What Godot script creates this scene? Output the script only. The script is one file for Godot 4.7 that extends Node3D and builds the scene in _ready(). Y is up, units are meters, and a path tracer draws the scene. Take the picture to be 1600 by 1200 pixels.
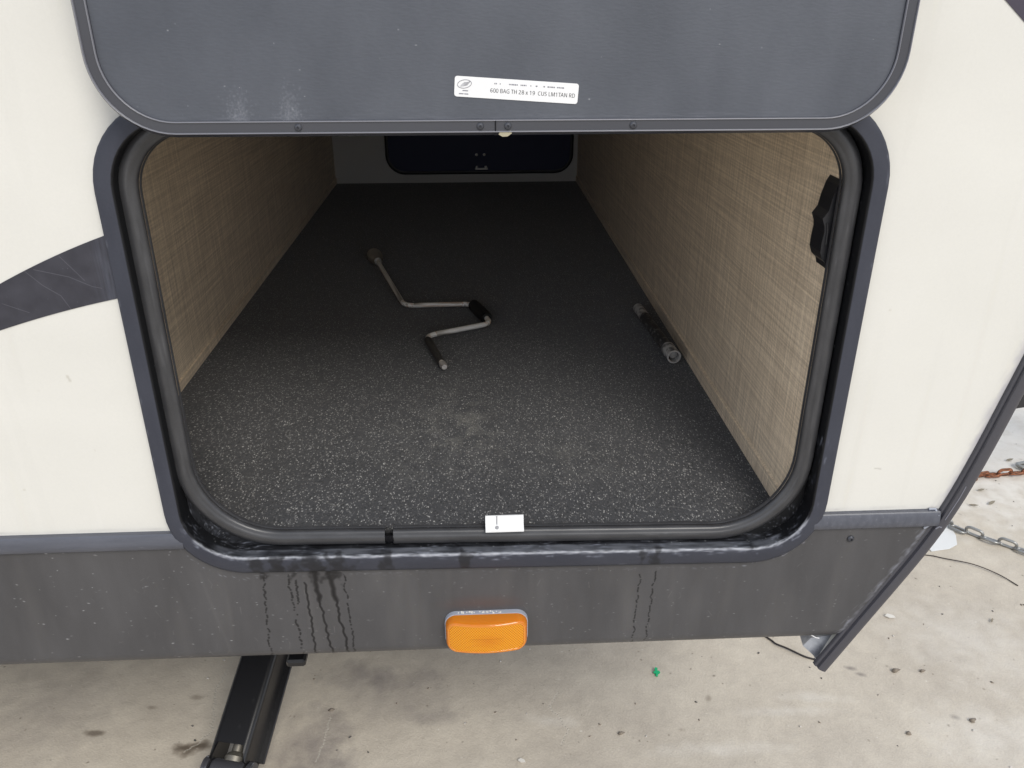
extends Node3D

# ---------------------------------------------------------------- canvas for computed textures
class Canvas:
	var w: int
	var h: int
	var d: PackedByteArray
	func _init(w_: int, h_: int, c: Color):
		w = w_; h = h_
		var im := Image.create(w, h, false, Image.FORMAT_RGB8)
		im.fill(c)
		d = im.get_data()
	func put(x: int, y: int, c: Color, a: float):
		if x < 0 or y < 0 or x >= w or y >= h or a <= 0.0: return
		var i := (y * w + x) * 3
		d[i] = int(clampf(lerpf(d[i], c.r * 255.0, a), 0, 255))
		d[i + 1] = int(clampf(lerpf(d[i + 1], c.g * 255.0, a), 0, 255))
		d[i + 2] = int(clampf(lerpf(d[i + 2], c.b * 255.0, a), 0, 255))
	func dab(x: float, y: float, rx: float, ry: float, ang: float, c: Color, a: float, soft: float = 0.5, nz: FastNoiseLite = null, amt: float = 0.0):
		var ca := cos(ang); var sa := sin(ang)
		var grow := 1.0 + amt * 0.6
		var ex := int(ceil(sqrt(rx * rx * ca * ca + ry * ry * sa * sa) * grow)); var ey := int(ceil(sqrt(rx * rx * sa * sa + ry * ry * ca * ca) * grow))
		for j in range(maxi(0, int(y) - ey), mini(h, int(y) + ey + 1)):
			for i in range(maxi(0, int(x) - ex), mini(w, int(x) + ex + 1)):
				var dx := i + 0.5 - x; var dy := j + 0.5 - y
				var u := (dx * ca + dy * sa) / rx; var v := (-dx * sa + dy * ca) / ry
				var q := sqrt(u * u + v * v)
				if nz: q += nz.get_noise_2d(i, j) * amt
				if q >= 1.0: continue
				put(i, j, c, a * clampf((1.0 - q) / soft, 0, 1))
	func stroke(p: PackedVector2Array, wid: float, c: Color, a: float, soft: float = 0.6):
		for k in range(p.size() - 1):
			var L := p[k].distance_to(p[k + 1])
			var n := int(ceil(L / maxf(0.5, wid * 0.35)))
			for i in n:
				var q := p[k].lerp(p[k + 1], float(i) / n)
				dab(q.x, q.y, wid * 0.5 + 0.3, wid * 0.5 + 0.3, 0.0, c, a, soft)
	func image() -> Image:
		return Image.create_from_data(w, h, false, Image.FORMAT_RGB8, d)
	func tex(mip := true) -> ImageTexture:
		var im := image()
		if mip: im.generate_mipmaps()
		return ImageTexture.create_from_image(im)

var rng := RandomNumberGenerator.new()
var names := {}
var M := {}
var trailer: Node3D

func noise(freq: float, s: int, oct: int = 3) -> FastNoiseLite:
	var n := FastNoiseLite.new()
	n.noise_type = FastNoiseLite.TYPE_SIMPLEX_SMOOTH
	n.frequency = freq; n.seed = s
	n.fractal_type = FastNoiseLite.FRACTAL_FBM if oct > 1 else FastNoiseLite.FRACTAL_NONE
	n.fractal_octaves = oct
	return n

func g8(v: float) -> Color: return Color(v / 255.0, v / 255.0, v / 255.0)
func c8(r: float, g: float, b: float) -> Color: return Color(r / 255.0, g / 255.0, b / 255.0)

func mat(c: Color, rough: float, metal: float = 0.0, spec: float = 0.5) -> StandardMaterial3D:
	var m := StandardMaterial3D.new()
	m.albedo_color = c; m.roughness = rough; m.metallic = metal; m.metallic_specular = spec
	return m
func tmat(t: Texture2D, rough: float, spec: float = 0.5) -> StandardMaterial3D:
	var m := mat(Color.WHITE, rough, 0.0, spec)
	m.albedo_texture = t
	return m

# ---------------------------------------------------------------- nodes
func numbered(n: String) -> String:
	if not names.has(n):
		names[n] = 0
		return n
	names[n] += 1
	return "%s_%03d" % [n, names[n]]
func tag(o: Node, label := "", category := "", group := "", kind := ""):
	if label: o.set_meta("label", label)
	if category: o.set_meta("category", category)
	if group: o.set_meta("group", group)
	if kind: o.set_meta("kind", kind)
func thing(n: String, at := Vector3.ZERO) -> Node3D:
	var o := Node3D.new()
	o.name = numbered(n); o.position = at
	add_child(o, true)
	return o
func build(st: SurfaceTool, n: String, m: Material, parent: Node = self) -> MeshInstance3D:
	var o := MeshInstance3D.new()
	o.mesh = st.commit()
	for i in o.mesh.get_surface_count(): o.mesh.surface_set_material(i, m)
	o.name = n if parent != self else numbered(n)
	parent.add_child(o, true)
	return o
func mb() -> SurfaceTool:
	var st := SurfaceTool.new()
	st.begin(Mesh.PRIMITIVE_TRIANGLES)
	return st

# ---------------------------------------------------------------- shapes
func tri(st: SurfaceTool, p: Array, n: Array, uv: Array):
	var f: Vector3 = (p[1] - p[0]).cross(p[2] - p[0])
	var order := [0, 1, 2]
	if f.dot(n[0] + n[1] + n[2]) > 0: order = [0, 2, 1]
	for k in order:
		st.set_normal(n[k]); st.set_uv(uv[k]); st.add_vertex(p[k])
func quad(st: SurfaceTool, a: Vector3, b: Vector3, c: Vector3, d: Vector3, n := Vector3.ZERO, ua := Vector2.ZERO, ub := Vector2(1, 0), uc := Vector2(1, 1), ud := Vector2(0, 1)):
	if n == Vector3.ZERO: n = -(b - a).cross(d - a).normalized()
	tri(st, [a, b, c], [n, n, n], [ua, ub, uc])
	tri(st, [a, c, d], [n, n, n], [ua, uc, ud])
func box(st: SurfaceTool, lo: Vector3, hi: Vector3):
	var c := (lo + hi) / 2; var s := (hi - lo) / 2
	obox(st, Transform3D(Basis.IDENTITY, c), s, minf(0.0012, s[s.min_axis_index()] * 0.4))
func obox(st: SurfaceTool, xf: Transform3D, s: Vector3, b: float):
	# a chamfered box of half size s
	var ax := [Vector3.RIGHT, Vector3.UP, Vector3.BACK]
	for k in 3:
		for sg in [-1.0, 1.0]:
			var n: Vector3 = ax[k] * sg
			var i := (k + 1) % 3; var j := (k + 2) % 3
			var u: Vector3 = ax[i] * (s[i] - b); var v: Vector3 = ax[j] * (s[j] - b)
			var c: Vector3 = n * s[k]
			var nn := xf.basis * n
			quad(st, xf * (c - u - v), xf * (c + u - v), xf * (c + u + v), xf * (c - u + v), nn.normalized())
	for k in 3:
		var i := (k + 1) % 3; var j := (k + 2) % 3
		for a in [-1.0, 1.0]:
			for e in [-1.0, 1.0]:
				var l: Vector3 = ax[k] * (s[k] - b)
				var p: Vector3 = ax[i] * a * s[i] + ax[j] * e * (s[j] - b)
				var q: Vector3 = ax[i] * a * (s[i] - b) + ax[j] * e * s[j]
				quad(st, xf * (p - l), xf * (p + l), xf * (q + l), xf * (q - l), (xf.basis * (ax[i] * a + ax[j] * e)).normalized())
	for a in [-1.0, 1.0]:
		for e in [-1.0, 1.0]:
			for f in [-1.0, 1.0]:
				var sgn := Vector3(a, e, f)
				var p0 := Vector3(s.x, s.y - b, s.z - b) * sgn
				var p1 := Vector3(s.x - b, s.y, s.z - b) * sgn
				var p2 := Vector3(s.x - b, s.y - b, s.z) * sgn
				var nn2 := (xf.basis * sgn).normalized()
				tri(st, [xf * p0, xf * p1, xf * p2], [nn2, nn2, nn2], [Vector2.ZERO, Vector2.ZERO, Vector2.ZERO])

# a rounded rectangle: [points, inward normals], anticlockwise from the bottom right corner
func rrect(x0: float, y0: float, x1: float, y1: float, r: float, seg: int = 10, edge: int = 6, r_top: float = -1.0) -> Array:
	var P := PackedVector2Array(); var N := PackedVector2Array()
	var t := r if r_top < 0.0 else r_top
	var rs := [r, t, t, r]
	var cs := [Vector2(x1 - r, y0 + r), Vector2(x1 - t, y1 - t), Vector2(x0 + t, y1 - t), Vector2(x0 + r, y0 + r)]
	for k in 4:
		for i in seg + 1:
			var a := -PI / 2 + k * PI / 2 + (PI / 2) * i / seg
			var dd := Vector2(cos(a), sin(a))
			P.append(cs[k] + dd * rs[k]); N.append(-dd)
		var a2 := k * PI / 2
		var d2 := Vector2(cos(a2), sin(a2))
		var m := (k + 1) % 4
		var from: Vector2 = cs[k] + d2 * rs[k]; var to: Vector2 = cs[m] + d2 * rs[m]
		for i in range(1, edge):
			P.append(from.lerp(to, float(i) / edge)); N.append(-d2)
	return [P, N]
func path_normals(P: PackedVector2Array, side: float = 1.0) -> PackedVector2Array:
	var N := PackedVector2Array()
	for i in P.size():
		var t := (P[mini(i + 1, P.size() - 1)] - P[maxi(i - 1, 0)]).normalized()
		N.append(Vector2(-t.y, t.x) * side)
	return N
# profile chunks: arrays of Vector2(u along the path normal, w along z); smooth inside a chunk, hard between chunks
func sweep(st: SurfaceTool, P: PackedVector2Array, N: PackedVector2Array, closed: bool, chunks: Array, flip := false):
	var total := 0.0
	for ch in chunks:
		for i in range(1, ch.size()): total += ch[i].distance_to(ch[i - 1])
	var L := PackedFloat32Array([0.0])
	var n := P.size()
	for i in range(1, n + (1 if closed else 0)): L.append(L[i - 1] + P[i % n].distance_to(P[i - 1]))
	var full: float = L[L.size() - 1]
	var run := 0.0
	for ch in chunks:
		var nn: Array = []
		for i in ch.size():
			var t: Vector2 = (ch[mini(i + 1, ch.size() - 1)] - ch[maxi(i - 1, 0)]).normalized()
			var q := Vector2(-t.y, t.x)
			nn.append(-q if flip else q)
		for i in range(ch.size() - 1):
			var v0 := run / total
			run += ch[i].distance_to(ch[i + 1])
			var v1 := run / total
			for k in range(n if closed else n - 1):
				var m := (k + 1) % n
				var a := pt(P[k], N[k], ch[i]); var b := pt(P[m], N[m], ch[i])
				var c := pt(P[m], N[m], ch[i + 1]); var d := pt(P[k], N[k], ch[i + 1])
				var na := nv(N[k], nn[i]); var nb := nv(N[m], nn[i]); var nc := nv(N[m], nn[i + 1]); var nd := nv(N[k], nn[i + 1])
				var u0 := L[k] / full; var u1 := L[k + 1] / full
				tri(st, [a, b, c], [na, nb, nc], [Vector2(u0, v0), Vector2(u1, v0), Vector2(u1, v1)])
				tri(st, [a, c, d], [na, nc, nd], [Vector2(u0, v0), Vector2(u1, v1), Vector2(u0, v1)])
func pt(p: Vector2, n: Vector2, q: Vector2) -> Vector3: return Vector3(p.x + n.x * q.x, p.y + n.y * q.x, q.y)
func nv(n: Vector2, q: Vector2) -> Vector3: return Vector3(n.x * q.x, n.y * q.x, q.y).normalized()

func fillet(pts: Array, r: float, seg: int = 6) -> PackedVector3Array:
	var out := PackedVector3Array([pts[0]])
	for i in range(1, pts.size() - 1):
		var a: Vector3 = (pts[i - 1] - pts[i]); var b: Vector3 = (pts[i + 1] - pts[i])
		var rr := minf(r, minf(a.length(), b.length()) * 0.45)
		var p0: Vector3 = pts[i] + a.normalized() * rr; var p1: Vector3 = pts[i] + b.normalized() * rr
		for k in seg + 1:
			var t := float(k) / seg
			out.append(p0.lerp(pts[i], t).lerp(Vector3(pts[i]).lerp(p1, t), t))
	out.append(pts[pts.size() - 1])
	return out
func tube(st: SurfaceTool, P: PackedVector3Array, r: float, closed := false, sides: int = 12, radii: Array = [], caps := true):
	var n := P.size()
	var up := Vector3.ZERO
	var rings: Array = []; var norms: Array = []
	var run := 0.0
	for i in n:
		var t: Vector3
		if closed: t = (P[(i + 1) % n] - P[(i + n - 1) % n]).normalized()
		else: t = (P[mini(i + 1, n - 1)] - P[maxi(i - 1, 0)]).normalized()
		if up == Vector3.ZERO: up = t.cross(Vector3(0.31, 0.2, 0.93)).normalized()
		up = (up - t * up.dot(t)).normalized()
		var bi := t.cross(up)
		var ring := PackedVector3Array(); var nr := PackedVector3Array()
		var rad: float = radii[i] if radii.size() else r
		for k in sides:
			var a := TAU * k / sides
			var d := up * cos(a) + bi * sin(a)
			ring.append(P[i] + d * rad); nr.append(d)
		rings.append(ring); norms.append(nr)
	for i in range(n if closed else n - 1):
		var j := (i + 1) % n
		for k in sides:
			var m := (k + 1) % sides
			var u0 := float(i) / n; var u1 := float(i + 1) / n
			var v0 := float(k) / sides; var v1 := float(k + 1) / sides
			tri(st, [rings[i][k], rings[j][k], rings[j][m]], [norms[i][k], norms[j][k], norms[j][m]], [Vector2(u0, v0), Vector2(u1, v0), Vector2(u1, v1)])
			tri(st, [rings[i][k], rings[j][m], rings[i][m]], [norms[i][k], norms[j][m], norms[i][m]], [Vector2(u0, v0), Vector2(u1, v1), Vector2(u0, v1)])
	if not closed and caps:
		for e in [0, n - 1]:
			var o: int = 1 if e == 0 else n - 2
			var nn := (P[e] - P[o]).normalized()
			for k in sides:
				tri(st, [P[e], rings[e][k], rings[e][(k + 1) % sides]], [nn, nn, nn], [Vector2(0.5, 0.5), Vector2.ZERO, Vector2.ONE])
# a flat polygon in the xy plane (z, facing +z) or any plane through the transform
func poly(st: SurfaceTool, P: PackedVector2Array, xf: Transform3D, uvo := Vector2.ZERO, uvs := Vector2.ONE, flip := false):
	var idx := Geometry2D.triangulate_polygon(P)
	var nn := (xf.basis * Vector3(0, 0, -1 if flip else 1)).normalized()
	for i in range(0, idx.size(), 3):
		var p := []; var uv := []
		for k in 3:
			var q := P[idx[i + k]]
			p.append(xf * Vector3(q.x, q.y, 0)); uv.append((q - uvo) / uvs)
		tri(st, p, [nn, nn, nn], uv)
# a polygon with thickness, both faces and its rim
func slab(st: SurfaceTool, P: PackedVector2Array, z0: float, z1: float, xf := Transform3D.IDENTITY, uvo := Vector2.ZERO, uvs := Vector2.ONE):
	poly(st, P, xf * Transform3D(Basis.IDENTITY, Vector3(0, 0, z1)), uvo, uvs)
	poly(st, P, xf * Transform3D(Basis.IDENTITY, Vector3(0, 0, z0)), uvo, uvs, true)
	var cw := Geometry2D.is_polygon_clockwise(P)
	for i in P.size():
		var a := P[i]; var b := P[(i + 1) % P.size()]
		var t := (b - a).normalized()
		var n := Vector3(t.y, -t.x, 0) * (-1.0 if cw else 1.0)
		quad(st, xf * Vector3(a.x, a.y, z0), xf * Vector3(b.x, b.y, z0), xf * Vector3(b.x, b.y, z1), xf * Vector3(a.x, a.y, z1), (xf.basis * n).normalized())
func disc(st: SurfaceTool, xf: Transform3D, prof: Array, sides: int = 16):
	# lathe of Vector2(radius, height) about the transform's y axis
	for i in range(prof.size() - 1):
		var a: Vector2 = prof[i]; var b: Vector2 = prof[i + 1]
		var t := (b - a).normalized()
		for k in sides:
			var a0 := TAU * k / sides; var a1 := TAU * (k + 1) / sides
			var d0 := Vector3(cos(a0), 0, sin(a0)); var d1 := Vector3(cos(a1), 0, sin(a1))
			var n0 := (xf.basis * (d0 * t.y + Vector3.UP * -t.x)).normalized(); var n1 := (xf.basis * (d1 * t.y + Vector3.UP * -t.x)).normalized()
			tri(st, [xf * (d0 * a.x + Vector3.UP * a.y), xf * (d1 * a.x + Vector3.UP * a.y), xf * (d1 * b.x + Vector3.UP * b.y)], [n0, n1, n1], [Vector2.ZERO, Vector2.RIGHT, Vector2.ONE])
			tri(st, [xf * (d0 * a.x + Vector3.UP * a.y), xf * (d1 * b.x + Vector3.UP * b.y), xf * (d0 * b.x + Vector3.UP * b.y)], [n0, n1, n0], [Vector2.ZERO, Vector2.ONE, Vector2.DOWN])
func screw(n: String, at: Vector3, r: float, m: Material, parent: Node):
	var xf := Transform3D(Basis(Vector3.RIGHT, PI / 2), at)
	var st := mb()
	disc(st, xf, [Vector2(r * 1.05, -0.001), Vector2(r, 0.0006), Vector2(r * 0.75, r * 0.45), Vector2(r * 0.36, r * 0.55), Vector2(r * 0.3, r * 0.15), Vector2(0.0001, r * 0.15)], 14)
	build(st, n, m, parent)

# ---------------------------------------------------------------- the scene
func _ready():
	rng.seed = 71
	var cam := Camera3D.new()
	cam.name = "camera"
	cam.position = Vector3(-0.0285, 1.2128, 0.7787)
	cam.basis = Basis.from_euler(Vector3(-0.4345, -0.0496, -0.0007))
	cam.fov = 50.67; cam.near = 0.02; cam.far = 600.0
	add_child(cam)
	var we := WorldEnvironment.new()
	we.name = "world_environment"
	var env := Environment.new()
	env.background_mode = Environment.BG_SKY
	var sky := Sky.new()
	var sm := ProceduralSkyMaterial.new()
	sm.sky_top_color = c8(180, 191, 210)
	sm.sky_horizon_color = c8(232, 233, 236)
	sm.ground_horizon_color = c8(150, 147, 142)
	sm.ground_bottom_color = c8(130, 126, 120)
	sm.sky_energy_multiplier = 1.0
	sky.sky_material = sm
	env.sky = sky
	env.tonemap_mode = Environment.TONE_MAPPER_LINEAR
	env.tonemap_exposure = 1.8
	env.sdfgi_enabled = true; env.ssao_enabled = true; env.ssil_enabled = true
	we.environment = env
	add_child(we)
	var sun := DirectionalLight3D.new()
	sun.name = "sun"
	sun.light_energy = 0.45
	sun.light_angular_distance = 26.0
	sun.light_color = Color(1.0, 0.985, 0.96)
	sun.shadow_enabled = true
	add_child(sun)
	sun.look_at_from_position(Vector3(2.6, 6.5, 6.4), Vector3.ZERO)

	make_materials()
	make_ground()
	make_trailer()
	make_crank()
	make_rod()
	make_chains()
	make_litter()

# ---------------------------------------------------------------- materials
func make_materials():
	M.cream = tmat(wall_texture(), 0.28, 0.4)
	M.cream_plain = mat(c8(208, 206, 199), 0.3, 0.0, 0.4)
	M.skirt = tmat(skirt_texture(), 0.42, 0.4)
	M.skirt_plain = mat(c8(73, 72, 73), 0.42, 0.0, 0.4)
	M.trim = tmat(trim_texture(), 0.36, 0.5)
	M.frame = tmat(frame_texture(), 0.5, 0.4)
	M.seal = tmat(seal_texture(), 0.34, 0.5)
	M.black = mat(c8(30, 30, 33), 0.45)
	M.dark_gap = mat(c8(18, 18, 22), 0.6, 0.0, 0.3)
	M.lid_panel = lid_material()
	M.lid_rim = mat(c8(54, 55, 61), 0.24, 0.0, 0.6)
	M.lid_bead = mat(c8(116, 116, 122), 0.3, 0.0, 0.6)
	M.lid_back = mat(c8(222, 220, 212), 0.3)
	M.lining = tmat(lining_texture(), 0.75, 0.25)
	M.lining.rim_enabled = true; M.lining.rim = 0.35; M.lining.rim_tint = 0.7
	M.carpet = carpet_material()
	M.far_wall = mat(c8(196, 195, 192), 0.8, 0.0, 0.2)
	M.far_hatch = mat(c8(56, 60, 84), 0.5, 0.0, 0.3)
	M.ply = mat(c8(150, 130, 104), 0.8)
	M.white_board = mat(c8(228, 226, 220), 0.7)
	M.steel = mat(c8(190, 188, 184), 0.35, 0.9)
	M.screw = mat(c8(74, 75, 80), 0.38, 0.55)
	M.galv = tmat(galv_texture(), 0.42)
	M.galv.metallic = 0.6
	M.white_metal = mat(c8(226, 226, 226), 0.35, 0.0, 0.5)
	M.white_grey = mat(c8(150, 150, 152), 0.5)
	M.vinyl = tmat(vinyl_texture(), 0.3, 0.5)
	M.jack = tmat(jack_texture(), 0.3, 0.5)
	M.jack_light = mat(c8(64, 64, 68), 0.25, 0.0, 0.6)
	M.dull_metal = mat(c8(120, 116, 108), 0.5, 0.6)
	M.amber = mat(c8(196, 114, 26), 0.12, 0.0, 0.5)
	M.amber.subsurf_scatter_enabled = true
	M.amber.subsurf_scatter_strength = 0.25
	M.amber_highlight = mat(c8(228, 146, 52), 0.1, 0.0, 0.6)  # paler amber, the lens edge highlight put into a colour
	M.amber_prism = tmat(prism_texture(), 0.25)
	M.grey_base = mat(c8(150, 154, 164), 0.5)
	M.sticker = mat(c8(222, 222, 222), 0.35)
	M.print = mat(c8(26, 26, 30), 0.6)
	M.print_faint = mat(c8(120, 120, 128), 0.6)
	M.rust = tmat(rust_texture(), 0.85, 0.2)
	M.chain = mat(c8(150, 150, 148), 0.4, 0.75)
	M.crank = tmat(crank_texture(), 0.55)
	M.crank.metallic = 0.1
	M.grip = mat(c8(22, 22, 24), 0.7)
	M.dark_steel = mat(c8(168, 165, 160), 0.6, 0.05)
	M.rod = tmat(rod_texture(), 0.6)
	M.paper = mat(c8(214, 214, 212), 0.7)
	M.green = mat(c8(16, 160, 104), 0.5)
	M.crumb = mat(c8(126, 116, 104), 0.9)
	M.dead_leaf = mat(c8(128, 120, 104), 0.9)
	M.chip = mat(c8(206, 202, 194), 0.85)

func wall_texture() -> Texture2D:
	# x -0.9..0.9, y 0.6..1.3
	var c := Canvas.new(1280, 512, c8(208, 206, 199))
	var n := noise(0.006, 4)
	for j in c.h:
		for i in c.w:
			var v := n.get_noise_2d(i, j * 1.6) * 3.0 + rng.randf_range(-1.0, 1.0)
			var k := (j * c.w + i) * 3
			for q in 3: c.d[k + q] = clampi(int(c.d[k + q] + v), 0, 255)
	for i in 60:
		c.dab(rng.randf() * c.w, rng.randf() * c.h, rng.randf_range(0.7, 1.6), rng.randf_range(0.7, 1.6), rng.randf() * 3, c8(170, 165, 150), rng.randf_range(0.1, 0.5), 0.8)
	for i in 130:
		var w := rng.randf_range(2, 10)
		c.dab(rng.randf() * c.w, rng.randf() * c.h, w, rng.randf_range(40, 190), rng.randf_range(-0.03, 0.03), c8(192, 187, 174) if rng.randf() < 0.7 else c8(222, 220, 214), rng.randf_range(0.04, 0.11), 1.0)
	# the scuff left of the opening
	var q0 := Vector2((-0.446 + 0.9) / 1.8 * c.w, (1.3 - 0.871) / 0.7 * c.h)
	c.stroke(PackedVector2Array([q0, q0 + Vector2(1.5, 5)]), 1.7, c8(186, 182, 172), 0.6)
	q0 = Vector2((0.425 + 0.9) / 1.8 * c.w, (1.3 - 0.735) / 0.7 * c.h)
	c.stroke(PackedVector2Array([q0, q0 + Vector2(6, 1)]), 1.1, c8(180, 176, 168), 0.5)
	# grey gradient along the nose trim, grime along the belt trim
	for i in 260:
		var y := rng.randf_range(0.67, 1.0)
		var x := nose_x(y) - 0.0155 - absf(rng.randfn(0.0, 0.004))
		c.dab((x + 0.9) / 1.8 * c.w, (1.3 - y) / 0.7 * c.h, rng.randf_range(1, 4), rng.randf_range(3, 12), 0.35, c8(172, 170, 176), 0.16, 0.9)
	for i in 200:
		c.dab(rng.randf() * c.w, (1.3 - 0.6795 - absf(rng.randfn(0, 0.002))) / 0.7 * c.h, rng.randf_range(3, 14), 1.3, 0, c8(176, 174, 170), 0.15, 0.9)
	return c.tex()

func skirt_texture() -> Texture2D:
	# x -1.1..0.55 (2048), y 0.47..0.67 (256)
	var c := Canvas.new(2048, 256, c8(73, 72, 73))
	var n := noise(0.008, 11); var n2 := noise(0.05, 12, 2)
	for j in c.h:
		for i in c.w:
			var v := n.get_noise_2d(i, j * 0.35) * 7.0 + n2.get_noise_2d(i, j * 0.2) * 2.0 + rng.randf_range(-1.5, 1.5)
			var k := (j * c.w + i) * 3
			for q in 3: c.d[k + q] = clampi(int(c.d[k + q] + v), 0, 255)
	var U := func(x: float) -> float: return (x + 1.1) / 1.65 * 2048.0
	var V := func(y: float) -> float: return (0.67 - y) / 0.2 * 256.0
	# broad dusty streaks
	for i in 46:
		var x := rng.randf_range(-0.9, 0.5)
		c.dab(U.call(x), rng.randf_range(60, 200), rng.randf_range(6, 22), rng.randf_range(60, 150), rng.randf_range(-0.05, 0.05), c8(104, 101, 98), rng.randf_range(0.06, 0.2), 1.0)
	c.stroke(PackedVector2Array([Vector2(U.call(-0.352), V.call(0.62)), Vector2(U.call(-0.343), V.call(0.56)), Vector2(U.call(-0.33), V.call(0.485))]), 9, c8(112, 110, 108), 0.1, 1.0)
	# rusty brown cast above the lamp
	c.dab(U.call(-0.03), V.call(0.563), 70, 16, 0, c8(92, 70, 64), 0.35, 1.0, n, 0.3)
	# small light nicks
	for i in 520:
		var x := rng.randf_range(-1.0, 0.5)
		var a := rng.randf_range(0.25, 0.9) * (1.0 if x < -0.25 else 0.55)
		c.dab(U.call(x), rng.randf_range(10, 246), rng.randf_range(0.8, 3.4), rng.randf_range(0.6, 1.1), rng.randf_range(-0.3, 0.3), c8(190, 190, 190), a, 0.8)
	for i in 90:
		var x := rng.randf_range(-0.5, 0.5); var y := rng.randf_range(0.5, 0.62)
		c.stroke(PackedVector2Array([Vector2(U.call(x), V.call(y)), Vector2(U.call(x + rng.randf_range(-0.006, 0.006)), V.call(y - rng.randf_range(0.0, 0.012)))]), 0.8, c8(130, 128, 126), rng.randf_range(0.05, 0.2))
	# water runs from the sill: [x top, x bottom, y top, y bottom, width, broken]
	var runs := [[-0.280, -0.286, 0.618, 0.486, 4.0, 1], [-0.252, -0.246, 0.614, 0.486, 4.2, 1], [-0.2425, -0.2435, 0.606, 0.57, 3.5, 1],
		[-0.233, -0.231, 0.602, 0.486, 3.6, 0], [-0.222, -0.211, 0.62, 0.486, 4.0, 0], [-0.205, -0.191, 0.62, 0.486, 4.4, 0],
		[-0.187, -0.184, 0.612, 0.486, 3.4, 1], [0.163, 0.160, 0.598, 0.484, 2.6, 1], [0.181, 0.176, 0.602, 0.484, 2.8, 1]]
	var wet := c8(28, 27, 28)
	for r in runs:
		var p := PackedVector2Array()
		for k in 60:
			var t := k / 59.0
			p.append(Vector2(U.call(lerpf(r[0], r[1], t)) + n2.get_noise_2d(r[0] * 9000.0, k * 3.2) * 3.4, V.call(lerpf(r[2], r[3], t))))
		if r[5] == 0:
			c.stroke(p, r[4] * 0.85, wet, 0.7)
			var fat := PackedVector2Array()
			for k in 22: fat.append(p[k])
			if r[0] > -0.23: c.stroke(fat, r[4] * 2.2, wet, 0.5)
		else:
			for k in range(0, 59):
				if rng.randf() < 0.7: c.stroke(PackedVector2Array([p[k], p[k].lerp(p[k + 1], rng.randf_range(0.3, 0.9))]), r[4] * rng.randf_range(0.5, 1.0), wet, 0.75)
	for q in [[-0.219, 0.608, 9, 16], [-0.203, 0.611, 12, 12], [-0.193, 0.609, 8, 14], [-0.279, 0.613, 10, 7], [-0.247, 0.612, 7, 8]]:
		c.dab(U.call(q[0]), V.call(q[1]), q[2], q[3], 0.0, wet, 0.6, 0.6, n2, 1.0)
	# chalky scuffs just under the frame
	for i in 240:
		var x := rng.randf_range(-0.37, 0.36)
		var edge := 0.617 - 0.012 * (x + 0.38) / 0.76
		if absf(x) > 0.29: edge = 0.70 - sqrt(maxf(0.0, 0.087 * 0.087 - pow(absf(x) - 0.292, 2))) - 0.002
		var strong := 0.5 if (absf(x) > 0.27) else 0.16
		c.dab(U.call(x), V.call(edge - absf(rng.randfn(0, 0.002))), rng.randf_range(1, 6), rng.randf_range(0.7, 1.8), -0.6 * signf(x) * (1.0 if absf(x) > 0.29 else 0.0), c8(150, 152, 162), strong * rng.randf(), 0.8)
	# scuffs beside the nose trim
	for i in 160:
		var y := rng.randf_range(0.49, 0.65)
		c.dab(U.call(nose_x(y) - 0.018 - absf(rng.randfn(0, 0.003))), V.call(y), rng.randf_range(1, 3), rng.randf_range(3, 12), 0.6, c8(140, 142, 152), 0.22, 0.9)
	return c.tex()

func trim_texture() -> Texture2D:
	var c := Canvas.new(1024, 64, c8(78, 80, 88))
	var n := noise(0.02, 21)
	for j in c.h:
		for i in c.w:
			var v := n.get_noise_2d(i, j * 2) * 9.0 + rng.randf_range(-2, 2)
			var k := (j * c.w + i) * 3
			for q in 3: c.d[k + q] = clampi(int(c.d[k + q] + v), 0, 255)
	for i in 120:
		c.dab(rng.randf() * 1024, rng.randf() * 64, rng.randf_range(1, 5), rng.randf_range(0.7, 1.5), rng.randf_range(-0.4, 0.4), c8(170, 172, 182), rng.randf_range(0.1, 0.5), 0.9)
	for i in 26:
		c.stroke(PackedVector2Array([Vector2(rng.randf() * 1024, rng.randf() * 64), Vector2(rng.randf() * 1024, rng.randf() * 64)].slice(0, 1)), 2, c8(180, 180, 190), 0.5)
	return c.tex()

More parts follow.
